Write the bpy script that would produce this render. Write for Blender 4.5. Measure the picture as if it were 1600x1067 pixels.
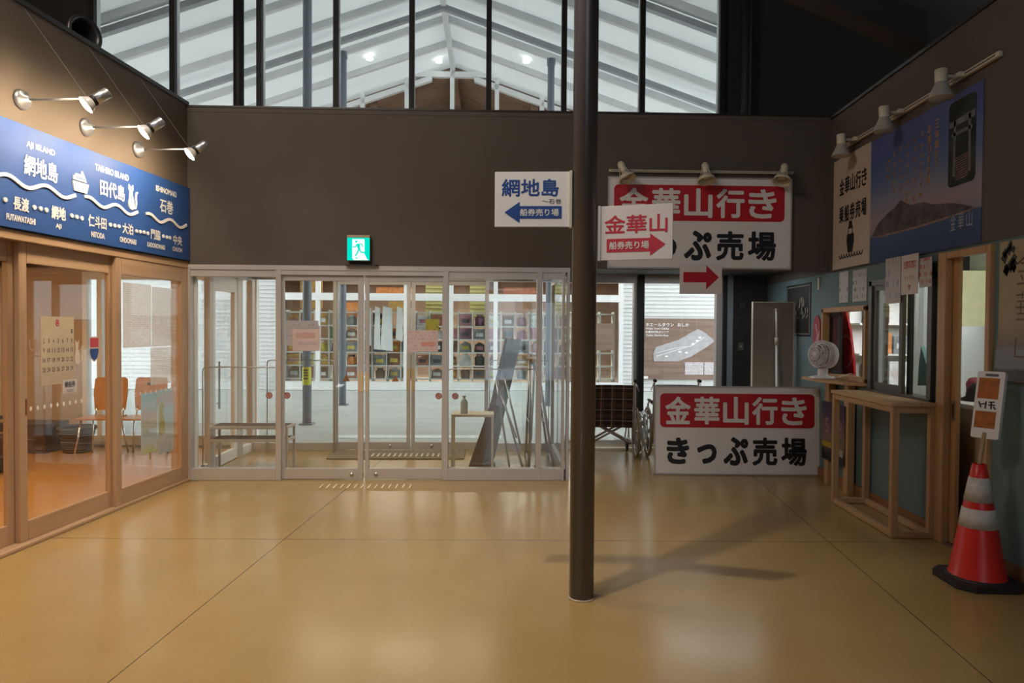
import bpy, bmesh, math, random
from mathutils import Matrix, Vector
for _o in list(bpy.data.objects):
    bpy.data.objects.remove(_o, do_unlink=True)
SC = bpy.context.scene
COL = SC.collection
PI = math.pi
R = math.radians

# ------------------------------------------------------------------ camera
H = 1.48                                     # eye height
FPX = 1067.0                                 # focal length in pixels of the 1600 wide frame
yaw, pitch, roll = math.atan(48/FPX), math.atan(20/FPX), 0.0066
fw = Vector((-math.sin(yaw)*math.cos(pitch), math.cos(yaw)*math.cos(pitch), -math.sin(pitch)))
r0 = Vector((math.cos(yaw), math.sin(yaw), 0)); u0 = r0.cross(fw)
rt = r0*math.cos(roll)+u0*math.sin(roll); up = u0*math.cos(roll)-r0*math.sin(roll)
cd = bpy.data.cameras.new('camera'); cam = bpy.data.objects.new('camera', cd); COL.objects.link(cam)
cd.sensor_width = 36; cd.lens = 36*FPX/1600; cd.clip_start = .05; cd.clip_end = 200
cam.matrix_world = Matrix(((rt.x, up.x, -fw.x, 0), (rt.y, up.y, -fw.y, 0), (rt.z, up.z, -fw.z, H), (0, 0, 0, 1)))
SC.camera = cam

# ------------------------------------------------------------------ world, lights, exposure
SKY = 6.0
w = bpy.data.worlds.new('world'); SC.world = w; w.use_nodes = True
nt = w.node_tree; bgn = nt.nodes['Background']
tc = nt.nodes.new('ShaderNodeTexCoord'); sep = nt.nodes.new('ShaderNodeSeparateXYZ'); rmp = nt.nodes.new('ShaderNodeValToRGB')
nt.links.new(tc.outputs['Generated'], sep.inputs[0]); nt.links.new(sep.outputs['Z'], rmp.inputs[0])
rmp.color_ramp.elements[0].color = (.97, .99, 1, 1); rmp.color_ramp.elements[1].color = (.86, .94, 1, 1)
nt.links.new(rmp.outputs[0], bgn.inputs['Color']); bgn.inputs['Strength'].default_value = SKY

def light(name, kind, loc, energy, col, aim=None, **kw):
    d = bpy.data.lights.new(name, kind); d.energy = energy; d.color = col
    for k, v in kw.items(): setattr(d, k, v)
    o = bpy.data.objects.new(name, d); COL.objects.link(o); o.location = loc
    if aim is not None:
        o.rotation_euler = (Vector(aim)-Vector(loc)).to_track_quat('-Z', 'Y').to_euler()
    return o
WARM = (1, .89, .76)
# lamps under the hall roof and beyond, with added fill lights among them
light('hall_downlight', 'SPOT', (-.75, 2.75, 5.6), 430, WARM, (-1.15, 3.9, 0), spot_size=R(78), spot_blend=.8, shadow_soft_size=.05)
light('hall_downlight', 'SPOT', (-1.9, 4.4, 5.6), 300, WARM, (-1.9, 5.0, 0), spot_size=R(70), spot_blend=.9, shadow_soft_size=.09)
light('hall_downlight', 'SPOT', (-1.6, .6, 5.6), 270, WARM, (-2.0, 1.9, 0), spot_size=R(76), spot_blend=.9, shadow_soft_size=.09)
light('alcove_fill_light', 'AREA', (1.9, 7.75, 2.14), 7, (.93, .97, 1), (1.9, 7.75, 0), shape='RECTANGLE', size=1.2, size_y=.3)  # unseen fill light added to brighten the alcove wall and panel
light('hall_fill_light', 'AREA', (-3.1, 2.2, 5.3), 105, WARM, (-2.9, 6.6, 2.2), shape='RECTANGLE', size=2.4, size_y=1.2)  # unseen area fill added to lift the bulkhead and left side
light('waiting_room_lamp', 'AREA', (-5.6, 5.4, 2.5), 70, (1, .66, .34), (-5.6, 5.4, 0), shape='RECTANGLE', size=1.6, size_y=1.6)
light('waiting_room_lamp', 'AREA', (-5.0, 2.6, 2.5), 50, (1, .66, .34), (-5.0, 2.6, 0), shape='RECTANGLE', size=1.4, size_y=1.4)
light('shop_lamp', 'AREA', (-2.2, 18.6, 2.9), 420, (1, .86, .68), (-2.2, 18.6, 0), shape='RECTANGLE', size=7, size_y=1.6)
light('vestibule_fill_light', 'AREA', (-1.6, 7.35, 2.14), 20, (1, .86, .66), (-1.6, 7.35, 0), shape='RECTANGLE', size=2.2, size_y=.4)  # unseen fill light added to brighten the vestibule floor
light('office_light', 'AREA', (4.1, 5.0, 2.45), 20, (1, .97, .92), (4.3, 5.4, 0), shape='RECTANGLE', size=1.2, size_y=1.6)
vs = SC.view_settings
vs.view_transform = 'Standard'; vs.look = 'None'; vs.gamma = 1; vs.use_curve_mapping = False; vs.exposure = 0
cy = SC.cycles
cy.use_denoising = True; cy.transparent_max_bounces = 28; cy.max_bounces = 9; cy.diffuse_bounces = 4; cy.glossy_bounces = 4
cy.sample_clamp_indirect = 6; cy.caustics_reflective = False; cy.caustics_refractive = False

# ------------------------------------------------------------------ materials
def _new(name):
    m = bpy.data.materials.new(name); m.use_nodes = True
    return m, m.node_tree, m.node_tree.nodes['Principled BSDF']
def M(name, col, rough=.5, metal=0., var=.08, scale=6., bump=0., spec=.5, emis=0., stretch=(1, 1, 1), bscale=None, trans=0.):
    """painted / plain surface with a little procedural unevenness"""
    m, t, p = _new(name); N, K = t.nodes, t.links
    c = N.new('ShaderNodeTexCoord'); mp = N.new('ShaderNodeMapping'); mp.inputs['Scale'].default_value = stretch
    n = N.new('ShaderNodeTexNoise'); n.inputs['Scale'].default_value = scale; n.inputs['Detail'].default_value = 4
    K.new(c.outputs['Object'], mp.inputs[0]); K.new(mp.outputs[0], n.inputs['Vector'])
    x = N.new('ShaderNodeValToRGB')
    x.color_ramp.elements[0].position = .3; x.color_ramp.elements[1].position = .7
    x.color_ramp.elements[0].color = [v*(1-var) for v in col]+[1]; x.color_ramp.elements[1].color = [min(1, v*(1+var)) for v in col]+[1]
    K.new(n.outputs['Fac'], x.inputs[0]); K.new(x.outputs[0], p.inputs['Base Color'])
    p.inputs['Roughness'].default_value = rough; p.inputs['Metallic'].default_value = metal
    p.inputs['Specular IOR Level'].default_value = spec
    if trans: p.inputs['Transmission Weight'].default_value = trans
    if bump:
        b = N.new('ShaderNodeBump'); b.inputs['Strength'].default_value = bump; b.inputs['Distance'].default_value = .01
        n2 = N.new('ShaderNodeTexNoise'); n2.inputs['Scale'].default_value = bscale or scale*8
        K.new(mp.outputs[0], n2.inputs['Vector']); K.new(n2.outputs['Fac'], b.inputs['Height']); K.new(b.outputs[0], p.inputs['Normal'])
    if emis:
        K.new(x.outputs[0], p.inputs['Emission Color']); p.inputs['Emission Strength'].default_value = emis
    return m
def WOOD(name, c0, c1, rough=.45, along='Z', scale=14):
    st = {'X': (.06, 1, 1), 'Y': (1, .06, 1), 'Z': (1, 1, .06)}[along]
    m, t, p = _new(name); N, K = t.nodes, t.links
    c = N.new('ShaderNodeTexCoord'); mp = N.new('ShaderNodeMapping'); mp.inputs['Scale'].default_value = st
    n = N.new('ShaderNodeTexNoise'); n.inputs['Scale'].default_value = scale; n.inputs['Detail'].default_value = 6; n.inputs['Distortion'].default_value = .6
    x = N.new('ShaderNodeValToRGB'); x.color_ramp.elements[0].position = .32; x.color_ramp.elements[1].position = .68
    x.color_ramp.elements[0].color = list(c0)+[1]; x.color_ramp.elements[1].color = list(c1)+[1]
    K.new(c.outputs['Object'], mp.inputs[0]); K.new(mp.outputs[0], n.inputs['Vector']); K.new(n.outputs['Fac'], x.inputs[0])
    K.new(x.outputs[0], p.inputs['Base Color']); p.inputs['Roughness'].default_value = rough
    return m
def GLASS(name, tint=(.985, .995, .99), ior=1.5, haze=0.):
    """thin clear pane: straight transmission plus a Fresnel reflection"""
    m = bpy.data.materials.new(name); m.use_nodes = True; t = m.node_tree; N, K = t.nodes, t.links
    N.remove(N['Principled BSDF'])
    tr = N.new('ShaderNodeBsdfTransparent'); tr.inputs[0].default_value = list(tint)+[1]
    gl = N.new('ShaderNodeBsdfGlossy'); gl.inputs['Roughness'].default_value = .015; gl.inputs[0].default_value = (1, 1, 1, 1)
    fr = N.new('ShaderNodeFresnel'); ge = N.new('ShaderNodeNewGeometry'); io = N.new('ShaderNodeMapRange')
    io.inputs[3].default_value = ior; io.inputs[4].default_value = 1/ior      # same reflection on both faces of the pane
    K.new(ge.outputs['Backfacing'], io.inputs[0]); K.new(io.outputs[0], fr.inputs[0])
    mx = N.new('ShaderNodeMixShader'); K.new(fr.outputs[0], mx.inputs[0]); K.new(tr.outputs[0], mx.inputs[1]); K.new(gl.outputs[0], mx.inputs[2])
    out = N['Material Output']
    if haze:
        df = N.new('ShaderNodeBsdfDiffuse'); df.inputs[0].default_value = (.8, .8, .8, 1)
        m2 = N.new('ShaderNodeMixShader'); m2.inputs[0].default_value = haze
        K.new(mx.outputs[0], m2.inputs[1]); K.new(df.outputs[0], m2.inputs[2]); K.new(m2.outputs[0], out.inputs[0])
    else: K.new(mx.outputs[0], out.inputs[0])
    return m
def PRINT(name, paper, ink, rows=60., cols=160., dens=.5, rough=.5, see=0., axis='X'):
    """paper with rows of fine print, too small to read"""
    m, t, p = _new(name); N, K = t.nodes, t.links
    c = N.new('ShaderNodeTexCoord'); sp = N.new('ShaderNodeSeparateXYZ'); K.new(c.outputs['Object'], sp.inputs[0])
    def math_(op, a, b):
        q = N.new('ShaderNodeMath'); q.operation = op
        for i, v in enumerate((a, b)):
            if isinstance(v, (int, float)): q.inputs[i].default_value = v
            else: K.new(v, q.inputs[i])
        return q.outputs[0]
    z = math_('MULTIPLY', sp.outputs['Z'], rows); fz = math_('FRACT', z, 0); line = math_('GREATER_THAN', fz, .45)
    row = math_('FLOOR', z, 0)
    cb = N.new('ShaderNodeCombineXYZ')
    hx = math_('MULTIPLY', math_('ADD', sp.outputs['X'], sp.outputs['Y']), cols)
    K.new(hx, cb.inputs[0]); K.new(math_('MULTIPLY', row, 7.31), cb.inputs[1])
    n = N.new('ShaderNodeTexNoise'); n.inputs['Scale'].default_value = 1.; n.inputs['Detail'].default_value = 2; K.new(cb.outputs[0], n.inputs['Vector'])
    k = math_('MULTIPLY', line, math_('GREATER_THAN', n.outputs['Fac'], 1-dens))
    mx = N.new('ShaderNodeMix'); mx.data_type = 'RGBA'; K.new(k, mx.inputs[0])
    mx.inputs[6].default_value = list(paper)+[1]; mx.inputs[7].default_value = list(ink)+[1]
    K.new(mx.outputs[2], p.inputs['Base Color']); p.inputs['Roughness'].default_value = rough
    if see:
        tr = N.new('ShaderNodeBsdfTransparent'); s2 = N.new('ShaderNodeMixShader'); s2.inputs[0].default_value = see
        tl = N.new('ShaderNodeBsdfTranslucent'); K.new(mx.outputs[2], tl.inputs[0]); s3 = N.new('ShaderNodeMixShader'); s3.inputs[0].default_value = .5
        K.new(p.outputs[0], s3.inputs[1]); K.new(tl.outputs[0], s3.inputs[2]); K.new(s3.outputs[0], s2.inputs[1]); K.new(tr.outputs[0], s2.inputs[2]); K.new(s2.outputs[0], N['Material Output'].inputs[0])
    return m
def RAMPMAT(name, stops, axis='Z', lo=0., hi=1., noise=.0, nscale=4., rough=.4):
    """printed picture: bands of colour along one axis of the object, broken up by noise"""
    m, t, p = _new(name); N, K = t.nodes, t.links
    c = N.new('ShaderNodeTexCoord'); sp = N.new('ShaderNodeSeparateXYZ'); K.new(c.outputs['Object'], sp.inputs[0])
    mr = N.new('ShaderNodeMapRange'); mr.inputs[1].default_value = lo; mr.inputs[2].default_value = hi; K.new(sp.outputs[axis], mr.inputs[0])
    n = N.new('ShaderNodeTexNoise'); n.inputs['Scale'].default_value = nscale; n.inputs['Detail'].default_value = 5; K.new(c.outputs['Object'], n.inputs['Vector'])
    a = N.new('ShaderNodeMath'); a.operation = 'MULTIPLY_ADD'; K.new(n.outputs['Fac'], a.inputs[0]); a.inputs[1].default_value = noise; K.new(mr.outputs[0], a.inputs[2])
    b = N.new('ShaderNodeMath'); b.operation = 'SUBTRACT'; K.new(a.outputs[0], b.inputs[0]); b.inputs[1].default_value = noise/2
    x = N.new('ShaderNodeValToRGB'); el = x.color_ramp.elements
    el[0].position, el[0].color = stops[0][0], list(stops[0][1])+[1]; el[1].position, el[1].color = stops[-1][0], list(stops[-1][1])+[1]
    for q, cc in stops[1:-1]:
        e = el.new(q); e.color = list(cc)+[1]
    K.new(b.outputs[0], x.inputs[0]); K.new(x.outputs[0], p.inputs['Base Color']); p.inputs['Roughness'].default_value = rough
    return m
def MEMB(name, col, k):
    """white sheet that lets some of the sky through"""
    m, t, p = _new(name); N, K = t.nodes, t.links
    n = N.new('ShaderNodeTexNoise'); n.inputs['Scale'].default_value = 1.5; c = N.new('ShaderNodeTexCoord'); K.new(c.outputs['Object'], n.inputs['Vector'])
    x = N.new('ShaderNodeValToRGB'); x.color_ramp.elements[0].color = [v*.96 for v in col]+[1]; x.color_ramp.elements[1].color = list(col)+[1]
    K.new(n.outputs['Fac'], x.inputs[0]); K.new(x.outputs[0], p.inputs['Base Color']); p.inputs['Roughness'].default_value = .7
    tl = N.new('ShaderNodeBsdfTranslucent'); K.new(x.outputs[0], tl.inputs[0])
    s2 = N.new('ShaderNodeMixShader'); s2.inputs[0].default_value = k; K.new(p.outputs[0], s2.inputs[1]); K.new(tl.outputs[0], s2.inputs[2]); K.new(s2.outputs[0], N['Material Output'].inputs[0])
    return m
def EMIT(name, col, s):
    m = bpy.data.materials.new(name); m.use_nodes = True; t = m.node_tree; N = t.nodes; N.remove(N['Principled BSDF'])
    e = N.new('ShaderNodeEmission'); e.inputs[0].default_value = list(col)+[1]; e.inputs[1].default_value = s
    t.links.new(e.outputs[0], N['Material Output'].inputs[0]); return m

# polished tan concrete with saw-cut joints
def floor_mat():
    m, t, p = _new('polished_concrete'); N, K = t.nodes, t.links
    c = N.new('ShaderNodeTexCoord'); sp = N.new('ShaderNodeSeparateXYZ'); K.new(c.outputs['Object'], sp.inputs[0])
    def noise(s, d, rough=.6):
        n = N.new('ShaderNodeTexNoise'); n.inputs['Scale'].default_value = s; n.inputs['Detail'].default_value = d; n.inputs['Roughness'].default_value = rough
        K.new(c.outputs['Object'], n.inputs['Vector']); return n.outputs['Fac']
    x = N.new('ShaderNodeValToRGB'); x.color_ramp.elements[0].position = .3; x.color_ramp.elements[1].position = .72
    x.color_ramp.elements[0].color = (.315, .200, .074, 1); x.color_ramp.elements[1].color = (.42, .285, .115, 1)
    ad = N.new('ShaderNodeMath'); ad.operation = 'MULTIPLY_ADD'; ad.inputs[1].default_value = .35
    K.new(noise(60, 8, .8), ad.inputs[0]); sc_ = N.new('ShaderNodeMath'); sc_.operation = 'MULTIPLY'; sc_.inputs[1].default_value = .65
    K.new(noise(.9, 5), sc_.inputs[0]); K.new(sc_.outputs[0], ad.inputs[2]); K.new(ad.outputs[0], x.inputs[0])
    def mth(op, a, b=0.):
        q = N.new('ShaderNodeMath'); q.operation = op
        for i, v in enumerate((a, b)):
            if isinstance(v, (int, float)): q.inputs[i].default_value = v
            else: K.new(v, q.inputs[i])
        return q.outputs[0]
    cuts = None
    # (coefficients of a line a*x+b*y=c)
    for a, b, cc in ((1, 0, -1.792), (1, -.058, 1.733), (-.0505, 1, 4.758), (-.0505, 1, 1.2), (-.0505, 1, 8.3)):
        v = mth('ADD', mth('MULTIPLY', sp.outputs['X'], a), mth('MULTIPLY', sp.outputs['Y'], b))
        k = mth('LESS_THAN', mth('ABSOLUTE', mth('SUBTRACT', v, cc)), .0028 if a == 1 else .0035)
        cuts = k if cuts is None else mth('MAXIMUM', cuts, k)
    mx = N.new('ShaderNodeMix'); mx.data_type = 'RGBA'; K.new(cuts, mx.inputs[0]); K.new(x.outputs[0], mx.inputs[6]); mx.inputs[7].default_value = (.07, .045, .025, 1)
    K.new(mx.outputs[2], p.inputs['Base Color'])
    rr = N.new('ShaderNodeMapRange'); rr.inputs[3].default_value = .14; rr.inputs[4].default_value = .30; K.new(noise(2.3, 6), rr.inputs[0]); K.new(rr.outputs[0], p.inputs['Roughness'])
    b = N.new('ShaderNodeBump'); b.inputs['Strength'].default_value = .06; b.inputs['Distance'].default_value = .004
    K.new(noise(9, 4), b.inputs['Height']); K.new(b.outputs[0], p.inputs['Normal'])
    return m

MAT = {}
def mk():
    a = MAT
    a['floor'] = floor_mat()
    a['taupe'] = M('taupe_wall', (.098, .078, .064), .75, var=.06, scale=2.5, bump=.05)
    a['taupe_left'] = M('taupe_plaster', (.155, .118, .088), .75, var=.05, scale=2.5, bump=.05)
    a['cap'] = M('wall_cap_metal', (.035, .03, .028), .45, .3)
    a['black'] = M('black_paint', (.012, .011, .011), .6)
    a['softblack'] = M('dark_brown_wall', (.03, .026, .024), .7)
    a['ceil'] = M('dark_ceiling', (.03, .026, .024), .8)
    a['blue'] = M('blue_grey_wall', (.135, .195, .21), .8, var=.05, scale=3, bump=.08)
    a['skirt'] = WOOD('red_brown_skirting', (.25, .105, .04), (.31, .14, .055), .5, 'Y')
    a['wood'] = WOOD('oiled_ash', (.44, .27, .155), (.53, .35, .21), .38, 'Z')
    a['woodY'] = WOOD('oiled_ash_rail', (.44, .27, .155), (.53, .35, .21), .38, 'Y')
    a['woodX'] = WOOD('oiled_ash_rail_x', (.44, .27, .155), (.53, .35, .21), .38, 'X')
    a['pine'] = WOOD('raw_pine', (.40, .225, .105), (.53, .33, .17), .55, 'Z')
    a['pineY'] = WOOD('raw_pine_rail', (.42, .25, .12), (.56, .36, .19), .55, 'Y')
    a['pineX'] = WOOD('raw_pine_rail_x', (.42, .25, .12), (.56, .36, .19), .55, 'X')
    a['doorwood'] = WOOD('door_frame_wood', (.42, .23, .10), (.52, .31, .15), .45, 'Z')
    a['alu'] = M('satin_aluminium', (.60, .56, .53), .40, .4, var=.03)
    a['alu_dark'] = M('bronze_aluminium', (.10, .088, .076), .4, .5, var=.05)
    a['white_alu'] = M('white_aluminium', (.84, .85, .85), .4, .1, var=.02)
    a['silver'] = M('bright_silver', (.62, .62, .62), .3, .8, var=.03)
    a['glass'] = GLASS('clear_glass')
    a['glass_out'] = GLASS('outer_glass', (.985, .995, .99))
    a['glass_smoke'] = GLASS('maroon_film_glass', (.40, .30, .32), 1.5, .03)
    a['white'] = M('white_board', (.80, .77, .76), .4, var=.02)
    a['whitepaint'] = M('white_paint', (.80, .79, .77), .5, var=.03)
    a['cream'] = M('cream_plastic', (.62, .56, .44), .35, var=.03)
    a['red'] = M('sign_red', (.50, .012, .022), .38, var=.03)
    a['redprint'] = M('printed_red', (.56, .05, .075), .4, var=.05)
    a['ink'] = M('sign_black', (.012, .012, .014), .38)
    a['greyink'] = M('grey_ink', (.10, .10, .12), .5)
    a['navy'] = M('printed_blue', (.016, .06, .27), .4, var=.05)
    a['signblue'] = M('board_blue', (.03, .09, .30), .5, var=.05, scale=3, spec=.35)
    a['rubber'] = M('black_rubber', (.014, .013, .013), .6, bump=.1)
    a['steel'] = M('brushed_steel', (.5, .49, .47), .28, .9, var=.05)
    a['chrome'] = M('chrome', (.72, .72, .72), .12, 1., var=.02)
    a['column'] = M('column_paint', (.125, .115, .118), .28, .25, var=.03, scale=3)
    a['cone'] = M('cone_red', (.66, .022, .016), .35, var=.06)
    a['coneband'] = M('cone_white_band', (.60, .54, .50), .45, var=.1, scale=40)
    a['paper'] = M('white_paper', (.66, .60, .57), .6, var=.03)
    a['lamina'] = M('laminated_paper', (.78, .72, .72), .22, var=.03)
    a['concrete'] = M('outdoor_paving', (.47, .49, .46), .7, var=.1, scale=2, stretch=(.4, 2, 1))
    a['siding'] = M('white_lap_siding', (.62, .63, .63), .5, var=.03)
    a['roofwhite'] = MEMB('white_translucent_roof_sheet', (.82, .84, .84), .22)
    a['roofbeam'] = M('grey_white_steel', (.70, .72, .73), .5, var=.04)
    a['pipe'] = M('galvanised_post', (.27, .30, .35), .4, .3, var=.06, scale=10)
    a['shopbrown'] = WOOD('shop_wood_lining', (.23, .155, .11), (.36, .24, .17), .6, 'X', 4)
    a['boardbrown'] = WOOD('weathered_brown_board', (.16, .10, .075), (.26, .17, .13), .6, 'X', 9)
    a['cork'] = M('orange_cork_floor', (.50, .245, .06), .3, var=.12, scale=30)
    a['tan'] = M('tan_plaster', (.50, .36, .21), .7, var=.04)
mk()

# ------------------------------------------------------------------ frames of reference
TH = R(4.27)                                   # the glass front stands a few degrees off the side walls
AL = R(1.146)
class Frame:
    def __init__(s, o, rz):
        s.o = Vector(o); s.rz = rz; s.m = Matrix.Translation(s.o) @ Matrix.Rotation(rz, 4, 'Z')
FB = Frame((0, 6.667, 0), TH)                  # x along the glass front, y deeper, z up
FL = Frame((-3.534, 0, 0), PI/2-AL)            # x along the left wall away from the camera, y into that wall
FW = Frame((0, 0, 0), 0)                       # world: the right wall is the plane x = 2.82
BASE = {}                                      # Empty name -> base point in its frame

# a drawing plane in a frame: u to the viewer's right, v up, n towards the viewer
def PB(y=0.):  return lambda u, v, n: (u, y-n, v)
def PR(x=2.82): return lambda u, v, n: (x-n, -u, v)
def PT(x0, y0, a, tilt=0.):                     # vertical plane through x0,y0, turned by a, leaning back by tilt
    ca, sa = math.cos(a), math.sin(a); ct, st = math.cos(tilt), math.sin(tilt)
    def f(u, v, n):
        d = v*st-n*ct
        return (x0+u*ca-d*sa, y0+u*sa+d*ca, v*ct+n*st)
    return f

TXT = {}
def text_polys(body, bold):
    k = (body, bold)
    if k in TXT: return TXT[k]
    c = bpy.data.curves.new('text', 'FONT'); c.body = body; c.size = 1; c.offset = bold; c.resolution_u = 3
    o = bpy.data.objects.new('text', c); COL.objects.link(o)
    bpy.context.view_layer.update()
    me = bpy.data.meshes.new_from_object(o.evaluated_get(bpy.context.evaluated_depsgraph_get()))
    vs_ = [(v.co.x, v.co.y) for v in me.vertices]; fs = [tuple(p.vertices) for p in me.polygons]
    bpy.data.objects.remove(o); bpy.data.curves.remove(c); bpy.data.meshes.remove(me)
    x0 = min(v[0] for v in vs_); x1 = max(v[0] for v in vs_); y0 = min(v[1] for v in vs_); y1 = max(v[1] for v in vs_)
    TXT[k] = ([((x-x0)/(x1-x0)-.5, (y-y0)/(y1-y0)-.5) for x, y in vs_], fs)
    return TXT[k]

class G:
    """collects shapes into one mesh"""
    def __init__(s): s.bm = bmesh.new(); s.mi = 0
    def _f(s, vs_):
        try:
            f = s.bm.faces.new(vs_); f.material_index = s.mi; return f
        except ValueError: return None
    def raw(s, vs_, fs, smooth=False):
        b = [s.bm.verts.new(v) for v in vs_]
        for f in fs:
            q = s._f([b[i] for i in f])
            if q and smooth: q.smooth = True
        return b
    def box(s, x0, x1, y0, y1, z0, z1, bev=0.):
        x0, x1 = min(x0, x1), max(x0, x1); y0, y1 = min(y0, y1), max(y0, y1); z0, z1 = min(z0, z1), max(z0, z1)
        v = [(x, y, z) for x in (x0, x1) for y in (y0, y1) for z in (z0, z1)]
        n0 = len(s.bm.edges)
        b = s.raw(v, [(0, 1, 3, 2), (4, 6, 7, 5), (0, 4, 5, 1), (2, 3, 7, 6), (0, 2, 6, 4), (1, 5, 7, 3)])
        if bev:
            es = list({e for q in b for e in q.link_edges})
            r = bmesh.ops.bevel(s.bm, geom=es, offset=bev, segments=2, affect='EDGES', clamp_overlap=True)
            for f in r['faces']: f.material_index = s.mi
        return s
    def tube(s, pts, r, seg=10, caps=True):
        pts = [Vector(p) for p in pts]; rs = r if isinstance(r, (list, tuple)) else [r]*len(pts)
        rings = []; ref = None
        for i, p in enumerate(pts):
            d = ((pts[min(i+1, len(pts)-1)]-p).normalized()+(p-pts[max(i-1, 0)]).normalized())
            if d.length < 1e-6: d = pts[min(i+1, len(pts)-1)]-pts[max(i-1, 0)]
            d.normalize()
            if ref is None: ref = Vector((0, 0, 1)) if abs(d.z) < .9 else Vector((1, 0, 0))
            a = d.cross(ref).normalized(); b = a.cross(d).normalized(); ref = b
            rings.append([s.bm.verts.new(p+(a*math.cos(t)+b*math.sin(t))*rs[i]) for t in [2*PI*k/seg for k in range(seg)]])
        for A, B in zip(rings, rings[1:]):
            for k in range(seg):
                f = s._f([A[k], A[(k+1) % seg], B[(k+1) % seg], B[k]])
                if f and seg > 5: f.smooth = True
        if caps: s._f(rings[0][::-1]); s._f(rings[-1])
        return s
    def loop(s, pts, r, seg=8):
        n = len(pts); P = [Vector(p) for p in pts]; rings = []
        c = sum(P, Vector())/n; nn = (P[0]-c).cross(P[n//4]-c).normalized()
        for i in range(n):
            d = (P[(i+1) % n]-P[i-1]).normalized(); a = d.cross(nn).normalized()
            rings.append([s.bm.verts.new(P[i]+(a*math.cos(2*PI*k/seg)+nn*math.sin(2*PI*k/seg))*r) for k in range(seg)])
        for i in range(n):
            A, B = rings[i], rings[(i+1) % n]
            for k in range(seg):
                f = s._f([A[k], A[(k+1) % seg], B[(k+1) % seg], B[k]])
                if f: f.smooth = True
        return s
    def ring(s, c, axis, rad, r, seg=28, tseg=8):
        c = Vector(c); ax = Vector(axis).normalized(); a = ax.orthogonal().normalized(); b = ax.cross(a)
        return s.loop([c+(a*math.cos(2*PI*k/seg)+b*math.sin(2*PI*k/seg))*rad for k in range(seg)], r, tseg)
    def lathe(s, prof, c=(0, 0, 0), axis=(0, 0, 1), seg=24, smooth=True):
        c = Vector(c); ax = Vector(axis).normalized(); a = ax.orthogonal().normalized(); b = ax.cross(a); rings = []
        for r, h in prof:
            if r < 1e-5: rings.append([s.bm.verts.new(c+ax*h)])
            else: rings.append([s.bm.verts.new(c+ax*h+(a*math.cos(2*PI*k/seg)+b*math.sin(2*PI*k/seg))*r) for k in range(seg)])
        for A, B in zip(rings, rings[1:]):
            for k in range(seg):
                k2 = (k+1) % seg
                q = [A[k % len(A)], A[k2 % len(A)], B[k2 % len(B)], B[k % len(B)]]
                u = []
                for v in q:
                    if v not in u: u.append(v)
                if len(u) > 2:
                    f = s._f(u)
                    if f: f.smooth = smooth
        return s
    def prism(s, pl, poly, n0, n1):
        """flat outline (u, v) on plane pl, standing from height n0 to n1 off it"""
        A = [s.bm.verts.new(pl(u, v, n1)) for u, v in poly]; B = [s.bm.verts.new(pl(u, v, n0)) for u, v in poly]
        s._f(A); s._f(B[::-1]); k = len(poly)
        for i in range(k): s._f([B[i], B[(i+1) % k], A[(i+1) % k], A[i]])
        return s
    def rect(s, pl, u0, u1, v0, v1, n0, n1): return s.prism(pl, [(u0, v0), (u1, v0), (u1, v1), (u0, v1)], n0, n1)
    def rrect(s, pl, u0, u1, v0, v1, r, n0, n1, k=5):
        p = []
        for cx, cy_, a in ((u1-r, v1-r, 0), (u0+r, v1-r, 90), (u0+r, v0+r, 180), (u1-r, v0+r, 270)):
            p += [(cx+r*math.cos(R(a+90*i/k)), cy_+r*math.sin(R(a+90*i/k))) for i in range(k+1)]
        return s.prism(pl, p, n0, n1)
    def disc(s, pl, u, v, r, n0, n1, k=16, ry=None):
        return s.prism(pl, [(u+r*math.cos(2*PI*i/k), v+(ry or r)*math.sin(2*PI*i/k)) for i in range(k)], n0, n1)
    def annulus(s, pl, u, v, r0_, r1_, n0, n1, k=24):
        for i in range(k):
            a, b = 2*PI*i/k, 2*PI*(i+1)/k
            s.prism(pl, [(u+r0_*math.cos(a), v+r0_*math.sin(a)), (u+r1_*math.cos(a), v+r1_*math.sin(a)), (u+r1_*math.cos(b), v+r1_*math.sin(b)), (u+r0_*math.cos(b), v+r0_*math.sin(b))], n0, n1)
        return s
    def stroke(s, pl, pts, wd, n0, n1):
        """ribbon of width wd along points"""
        L_, R_ = [], []
        for i, (u, v) in enumerate(pts):
            a = pts[max(i-1, 0)]; b = pts[min(i+1, len(pts)-1)]; dx, dy = b[0]-a[0], b[1]-a[1]; l = math.hypot(dx, dy) or 1
            L_.append((u-dy/l*wd/2, v+dx/l*wd/2)); R_.append((u+dy/l*wd/2, v-dx/l*wd/2))
        for i in range(len(pts)-1): s.prism(pl, [L_[i], R_[i], R_[i+1], L_[i+1]], n0, n1)
        return s
    def text(s, pl, body, u, v, wd, ht, n=.002, bold=.0, thick=0., fat=0.):
        vs_, fs = text_polys(body, bold)
        if fat:                                    # heavier, round-ended strokes
            wd -= 2*fat; ht -= 2*fat
            for k in range(10):
                a = 2*PI*k/10; s.raw([pl(u+x*wd+fat*math.cos(a), v+y*ht+fat*math.sin(a), n-.00004*(k+1)) for x, y in vs_], fs)
        s.raw([pl(u+x*wd, v+y*ht, n) for x, y in vs_], fs)
        if thick:
            # side walls of raised letters
            es = {}
            for f in fs:
                for i in range(len(f)):
                    e = (f[i], f[(i+1) % len(f)]); k = tuple(sorted(e)); es[k] = es.get(k, []) + [e]
            top = [s.bm.verts.new(pl(u+x*wd, v+y*ht, n)) for x, y in vs_]; bot = [s.bm.verts.new(pl(u+x*wd, v+y*ht, n-thick)) for x, y in vs_]
            for k, l in es.items():
                if len(l) == 1:
                    a, b = l[0]; s._f([bot[a], bot[b], top[b], top[a]])
        return s
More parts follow.
